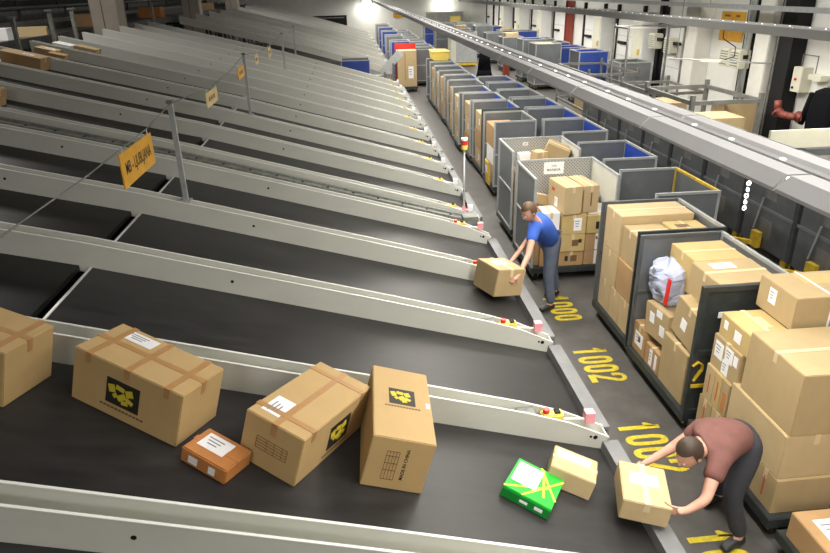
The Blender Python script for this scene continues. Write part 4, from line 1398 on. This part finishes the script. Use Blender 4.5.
# ------------------------------------------------------------------ people
def skin_mesh(nodes, edges, root, sub=2):
    """nodes: name->(pos,radius or (rx,ry))"""
    names = list(nodes)
    me = bpy.data.meshes.new('sk')
    me.from_pydata([nodes[n][0] for n in names], [(names.index(a), names.index(b)) for a, b in edges], [])
    o = bpy.data.objects.new('sk', me)
    C.objects.link(o)
    o.modifiers.new('s', 'SKIN').use_smooth_shade = True
    sv = me.skin_vertices[0].data
    for i, n in enumerate(names):
        r = nodes[n][1]
        sv[i].radius = r if isinstance(r, tuple) else (r, r)
        sv[i].use_root = n == root
    ss = o.modifiers.new('b', 'SUBSURF')
    ss.levels = ss.render_levels = sub
    bpy.context.view_layer.update()
    m2 = bpy.data.meshes.new_from_object(o.evaluated_get(bpy.context.evaluated_depsgraph_get()))
    vs = [tuple(v.co) for v in m2.vertices]
    fs = [tuple(p.vertices) for p in m2.polygons]
    bpy.data.objects.remove(o)
    bpy.data.meshes.remove(me)
    bpy.data.meshes.remove(m2)
    return vs, fs


def person(label, base, J, shirt, trouser, hair, face, sleeves='short', lying=None):
    """J: joints in world coords: pelvis, spine, chest, neck, head, sh_l, el_l, wr_l, hd_l ... hip_l, kn_l, an_l, toe_l"""
    t = thing('person', label, 'person', base)
    bv = Vector(base)
    J = {k: Vector(v) - bv for k, v in J.items()}
    body = MB()
    nd = {'pelvis': (J['pelvis'], .098), 'spine': (J['spine'], .10), 'chest': (J['chest'], (.15, .105)), 'neck': (J['neck'], .055),
          'head': (J['head'], .05)}
    ed = [('pelvis', 'spine'), ('spine', 'chest'), ('chest', 'neck'), ('neck', 'head')]
    for s in 'lr':
        nd['sh' + s] = (J['sh' + s], .062)
        nd['el' + s] = (J['el' + s], .042)
        nd['wr' + s] = (J['wr' + s], .028)
        nd['hd' + s] = (J['hd' + s], (.036, .018))
        nd['hip' + s] = (J['hip' + s], .068)
        nd['kn' + s] = (J['kn' + s], .055)
        nd['an' + s] = (J['an' + s], .04)
        nd['toe' + s] = (J['toe' + s], .035)
        ed += [('chest', 'sh' + s), ('sh' + s, 'el' + s), ('el' + s, 'wr' + s), ('wr' + s, 'hd' + s), ('pelvis', 'hip' + s), ('hip' + s, 'kn' + s), ('kn' + s, 'an' + s), ('an' + s, 'toe' + s)]
    body.add(*skin_mesh(nd, ed, 'pelvis'))
    # fingers
    for s in 'lr':
        w_, h_ = J['wr' + s], J['hd' + s]
        d = (h_ - w_).normalized()
        pn = J['palm' + s] - bv * 0 if False else Vector(J['pn' + s] + bv).normalized()   # palm normal
        side = d.cross(pn).normalized()
        for q, (off, ln) in enumerate(((-.030, .060), (-.010, .072), (.010, .068), (.030, .052))):
            p0 = h_ + side * off - d * .01
            p1 = p0 + d * ln * .55 + pn * .008
            p2 = p1 + d * ln * .35 + pn * .022
            p3 = p2 + d * ln * .12 + pn * .026
            body.add(*skin_mesh({'a': (p0, .0095), 'b': (p1, .009), 'c': (p2, .0085), 'd': (p3, .007)}, [('a', 'b'), ('b', 'c'), ('c', 'd')], 'a', 1))
        sg_ = -1 if s == 'r' else 1
        p0 = w_ + d * .03 + side * .024 * sg_
        p1 = p0 + d * .03 + side * .03 * sg_ + pn * .015
        p2 = p1 + d * .03 + side * .006 * sg_ + pn * .012
        body.add(*skin_mesh({'a': (p0, .012), 'b': (p1, .0105), 'c': (p2, .009)}, [('a', 'b'), ('b', 'c')], 'a', 1))
    # head: forward f, up u
    f = Vector(face[0]).normalized()
    u = Vector(face[1])
    u = (u - f * u.dot(f)).normalized()
    r_ = f.cross(u)
    hm = axes(r_, f, u, J['head'] + u * .06)
    hd = MB().sphere((0, 0, 0), .1, 20, 14, s=(.80, .98, 1.18))
    hd.v = [(x * (1 - .18 * max(0, -z / .118)), y + (.012 if z < -.02 and y > 0 else 0), z) for x, y, z in hd.v]
    hd.sphere((0, .102, -.012), .02, 8, 6, s=(.7, .9, 1.2))           # nose
    for sx in (-1, 1):
        hd.sphere((sx * .082, -.005, -.005), .03, 8, 6, s=(.35, .7, 1.1))  # ears
        hd.sphere((sx * .032, .083, .02), .016, 8, 6, s=(1.2, .5, .6))    # brow/lid
    hd.xf(hm)
    body.add(hd.v, hd.f)
    bo = body.build('body', M['skin'], t, True)
    ey = MB()
    for sx in (-1, 1):
        ey.sphere((sx * .032, .088, .006), .011, 8, 6)
    ey.xf(hm).build('eyes', M['eye'], t, True)
    MB().sphere((0, .09, -.052), .022, 8, 6, s=(1.1, .5, .35)).xf(hm).build('mouth', M['lip'], t, True)
    hr = MB().sphere((0, -.014, .022), .107, 20, 12, s=(.86, .98, 1.10))
    keep = []
    hr2 = MB()
    ok = [not (v[1] > .045 and v[2] < .07) and v[2] > -.06 for v in hr.v]
    fs = [fc for fc in hr.f if all(ok[i] for i in fc)]
    used = sorted({i for fc in fs for i in fc})
    ix = {i: k for k, i in enumerate(used)}
    hr2.add([hr.v[i] for i in used], [tuple(ix[i] for i in fc) for fc in fs])
    ho = hr2.xf(hm).build('hair', M[hair], t, True)
    # clothes
    g = 1.26
    nd2 = {k: (v[0], tuple(q * g + .012 for q in (v[1] if isinstance(v[1], tuple) else (v[1], v[1])))) for k, v in nd.items()}
    sn = {k: nd2[k] for k in ('pelvis', 'spine', 'chest', 'shl', 'shr')}
    sn['pelvis'] = (J['pelvis'].lerp(J['spine'], .15), .165)
    sn['spine'] = (J['spine'], (.165, .145))
    sn['neckb'] = (J['chest'].lerp(J['neck'], .6), (.10, .09))
    se = [('pelvis', 'spine'), ('spine', 'chest'), ('chest', 'neckb'), ('chest', 'shl'), ('chest', 'shr')]
    for s in 'lr':
        fr = .55 if sleeves == 'short' else .9
        sn['sl' + s] = (J['sh' + s].lerp(J['el' + s], fr), .074)
        se.append(('sh' + s, 'sl' + s))
    MB().add(*skin_mesh(sn, se, 'pelvis')).build('shirt', M[shirt], t, True)
    tn = {'pelvis': (J['pelvis'], .150), 'waist': (J['pelvis'].lerp(J['spine'], .55), .150)}
    te_ = [('pelvis', 'waist')]
    for s in 'lr':
        tn['hip' + s] = (J['hip' + s] + Vector((0, 0, -.02)), .122)
        tn['th' + s] = (J['hip' + s].lerp(J['kn' + s], .45), .100)
        tn['kn' + s] = (J['kn' + s], .080)
        tn['an' + s] = (J['an' + s] + Vector((0, 0, -.005)), .068)
        te_ += [('pelvis', 'hip' + s), ('hip' + s, 'th' + s), ('th' + s, 'kn' + s), ('kn' + s, 'an' + s)]
    MB().add(*skin_mesh(tn, te_, 'pelvis')).build('trousers', M[trouser], t, True)
    for s in 'lr':
        a, c = J['an' + s], J['toe' + s]
        d = (c - a)
        d.z = 0
        d.normalize()
        heel = a - d * .06
        heel.z = -bv.z + .045
        toe = c + d * .05
        toe.z = -bv.z + .04
        midp = heel.lerp(toe, .45)
        midp.z += .02
        MB().add(*skin_mesh({'a': (heel, (.045, .042)), 'b': (midp, (.05, .05)), 'c': (toe, (.045, .036))}, [('a', 'b'), ('b', 'c')], 'a')).build('shoe', M['shoe'], t, True)
    return t


# worker in blue lifting a carton off a chute end
person('worker in a blue shirt leaning over a chute end, lifting a carton', (2.65, 8.15, 0), {
    'pelvis': (2.62, 8.18, 0.95), 'spine': (2.50, 8.06, 1.12), 'chest': (2.36, 7.90, 1.30), 'neck': (2.24, 7.78, 1.45), 'head': (2.18, 7.73, 1.52),
    'shl': (2.22, 7.68, 1.36), 'ell': (2.07, 7.36, 1.12), 'wrl': (1.88, 7.06, 1.00), 'hdl': (1.80, 6.99, 0.97), 'pnl': (0, .9, -.3),
    'shr': (2.42, 8.06, 1.37), 'elr': (2.18, 7.82, 1.14), 'wrr': (1.92, 7.55, 1.00), 'hdr': (1.85, 7.47, 0.97), 'pnr': (0, -.9, -.3),
    'hipl': (2.60, 8.10, 0.90), 'knl': (2.56, 8.04, 0.50), 'anl': (2.62, 8.02, 0.09), 'toel': (2.48, 7.96, 0.04),
    'hipr': (2.68, 8.30, 0.90), 'knr': (2.72, 8.40, 0.50), 'anr': (2.82, 8.46, 0.09), 'toer': (2.68, 8.40, 0.04)},
    'shirt_blue', 'trouser2', 'hair2', ((-.75, -.35, -.55), (-.4, -.2, .9)))
carton(1.64, 7.18, .765, .42, .44, .34, 'carton held by the worker in blue at the chute end', 'card', rot=(0, .2, .42), labels=[('top', 0, .1, .2, .12, P)])

# bending worker in maroon, arms reaching to the parcel at the near chute end
person('worker in a maroon shirt bending low to lift a parcel from the near chute', (2.95, 3.88, 0), {
    'pelvis': (2.91, 3.95, 0.86), 'spine': (2.77, 3.87, 0.98), 'chest': (2.57, 3.77, 1.03), 'neck': (2.40, 3.68, 1.02), 'head': (2.33, 3.64, 1.00),
    'shl': (2.51, 3.59, 0.98), 'ell': (2.35, 3.41, 0.80), 'wrl': (2.13, 3.27, 0.86), 'hdl': (2.05, 3.27, 0.87), 'pnl': (-.3, .9, .2),
    'shr': (2.57, 3.97, 0.98), 'elr': (2.33, 3.95, 0.82), 'wrr': (2.07, 3.77, 0.88), 'hdr': (1.99, 3.73, 0.88), 'pnr': (-.3, -.9, .2),
    'hipl': (2.93, 3.85, 0.84), 'knl': (2.81, 3.77, 0.46), 'anl': (2.91, 3.71, 0.09), 'toel': (2.77, 3.65, 0.04),
    'hipr': (2.97, 4.07, 0.84), 'knr': (2.89, 4.15, 0.46), 'anr': (3.01, 4.19, 0.09), 'toer': (2.87, 4.15, 0.04)},
    'shirt_maroon', 'trouser', 'hair', ((-.8, -.3, -.6), (-.6, -.25, .75)))
carton(1.90, 3.50, .755, .33, .42, .17, 'beige parcel held by the bending worker at the near chute end', 'card2', rot=(0, .12, -.3), labels=[('top', 0, .1, .2, .12, P)])

# ------------------------------------------------------------------ unseen panels added to house the overhead fill lights
for i, (x, y) in enumerate(fill_pts):
    t = thing('added_fill_panel', ('added square fill light panel, out of view above the %s' % ('corner trolley', 'bending worker', 'second trolley row', 'loading area', 'far loading area', 'far chute block', 'sorter line', 'hall behind the viewpoint', 'dark closed containers')[i]), 'ceiling lamp', (x, y, 7.66))
    MB().box(-1.5, 1.5, -1.5, 1.5, 0, .3).build('housing', M['galv'], t)

# ------------------------------------------------------------------ world + view
wd = bpy.data.worlds.new('world')
wd.use_nodes = True
wd.node_tree.nodes['Background'].inputs['Color'].default_value = (.5, .5, .5, 1)
wd.node_tree.nodes['Background'].inputs['Strength'].default_value = .05
sc = bpy.context.scene
sc.world = wd
sc.view_settings.view_transform = 'Standard'
sc.view_settings.look = 'None'
sc.view_settings.gamma = 1
sc.view_settings.use_curve_mapping = False
sc.view_settings.exposure = 0.06
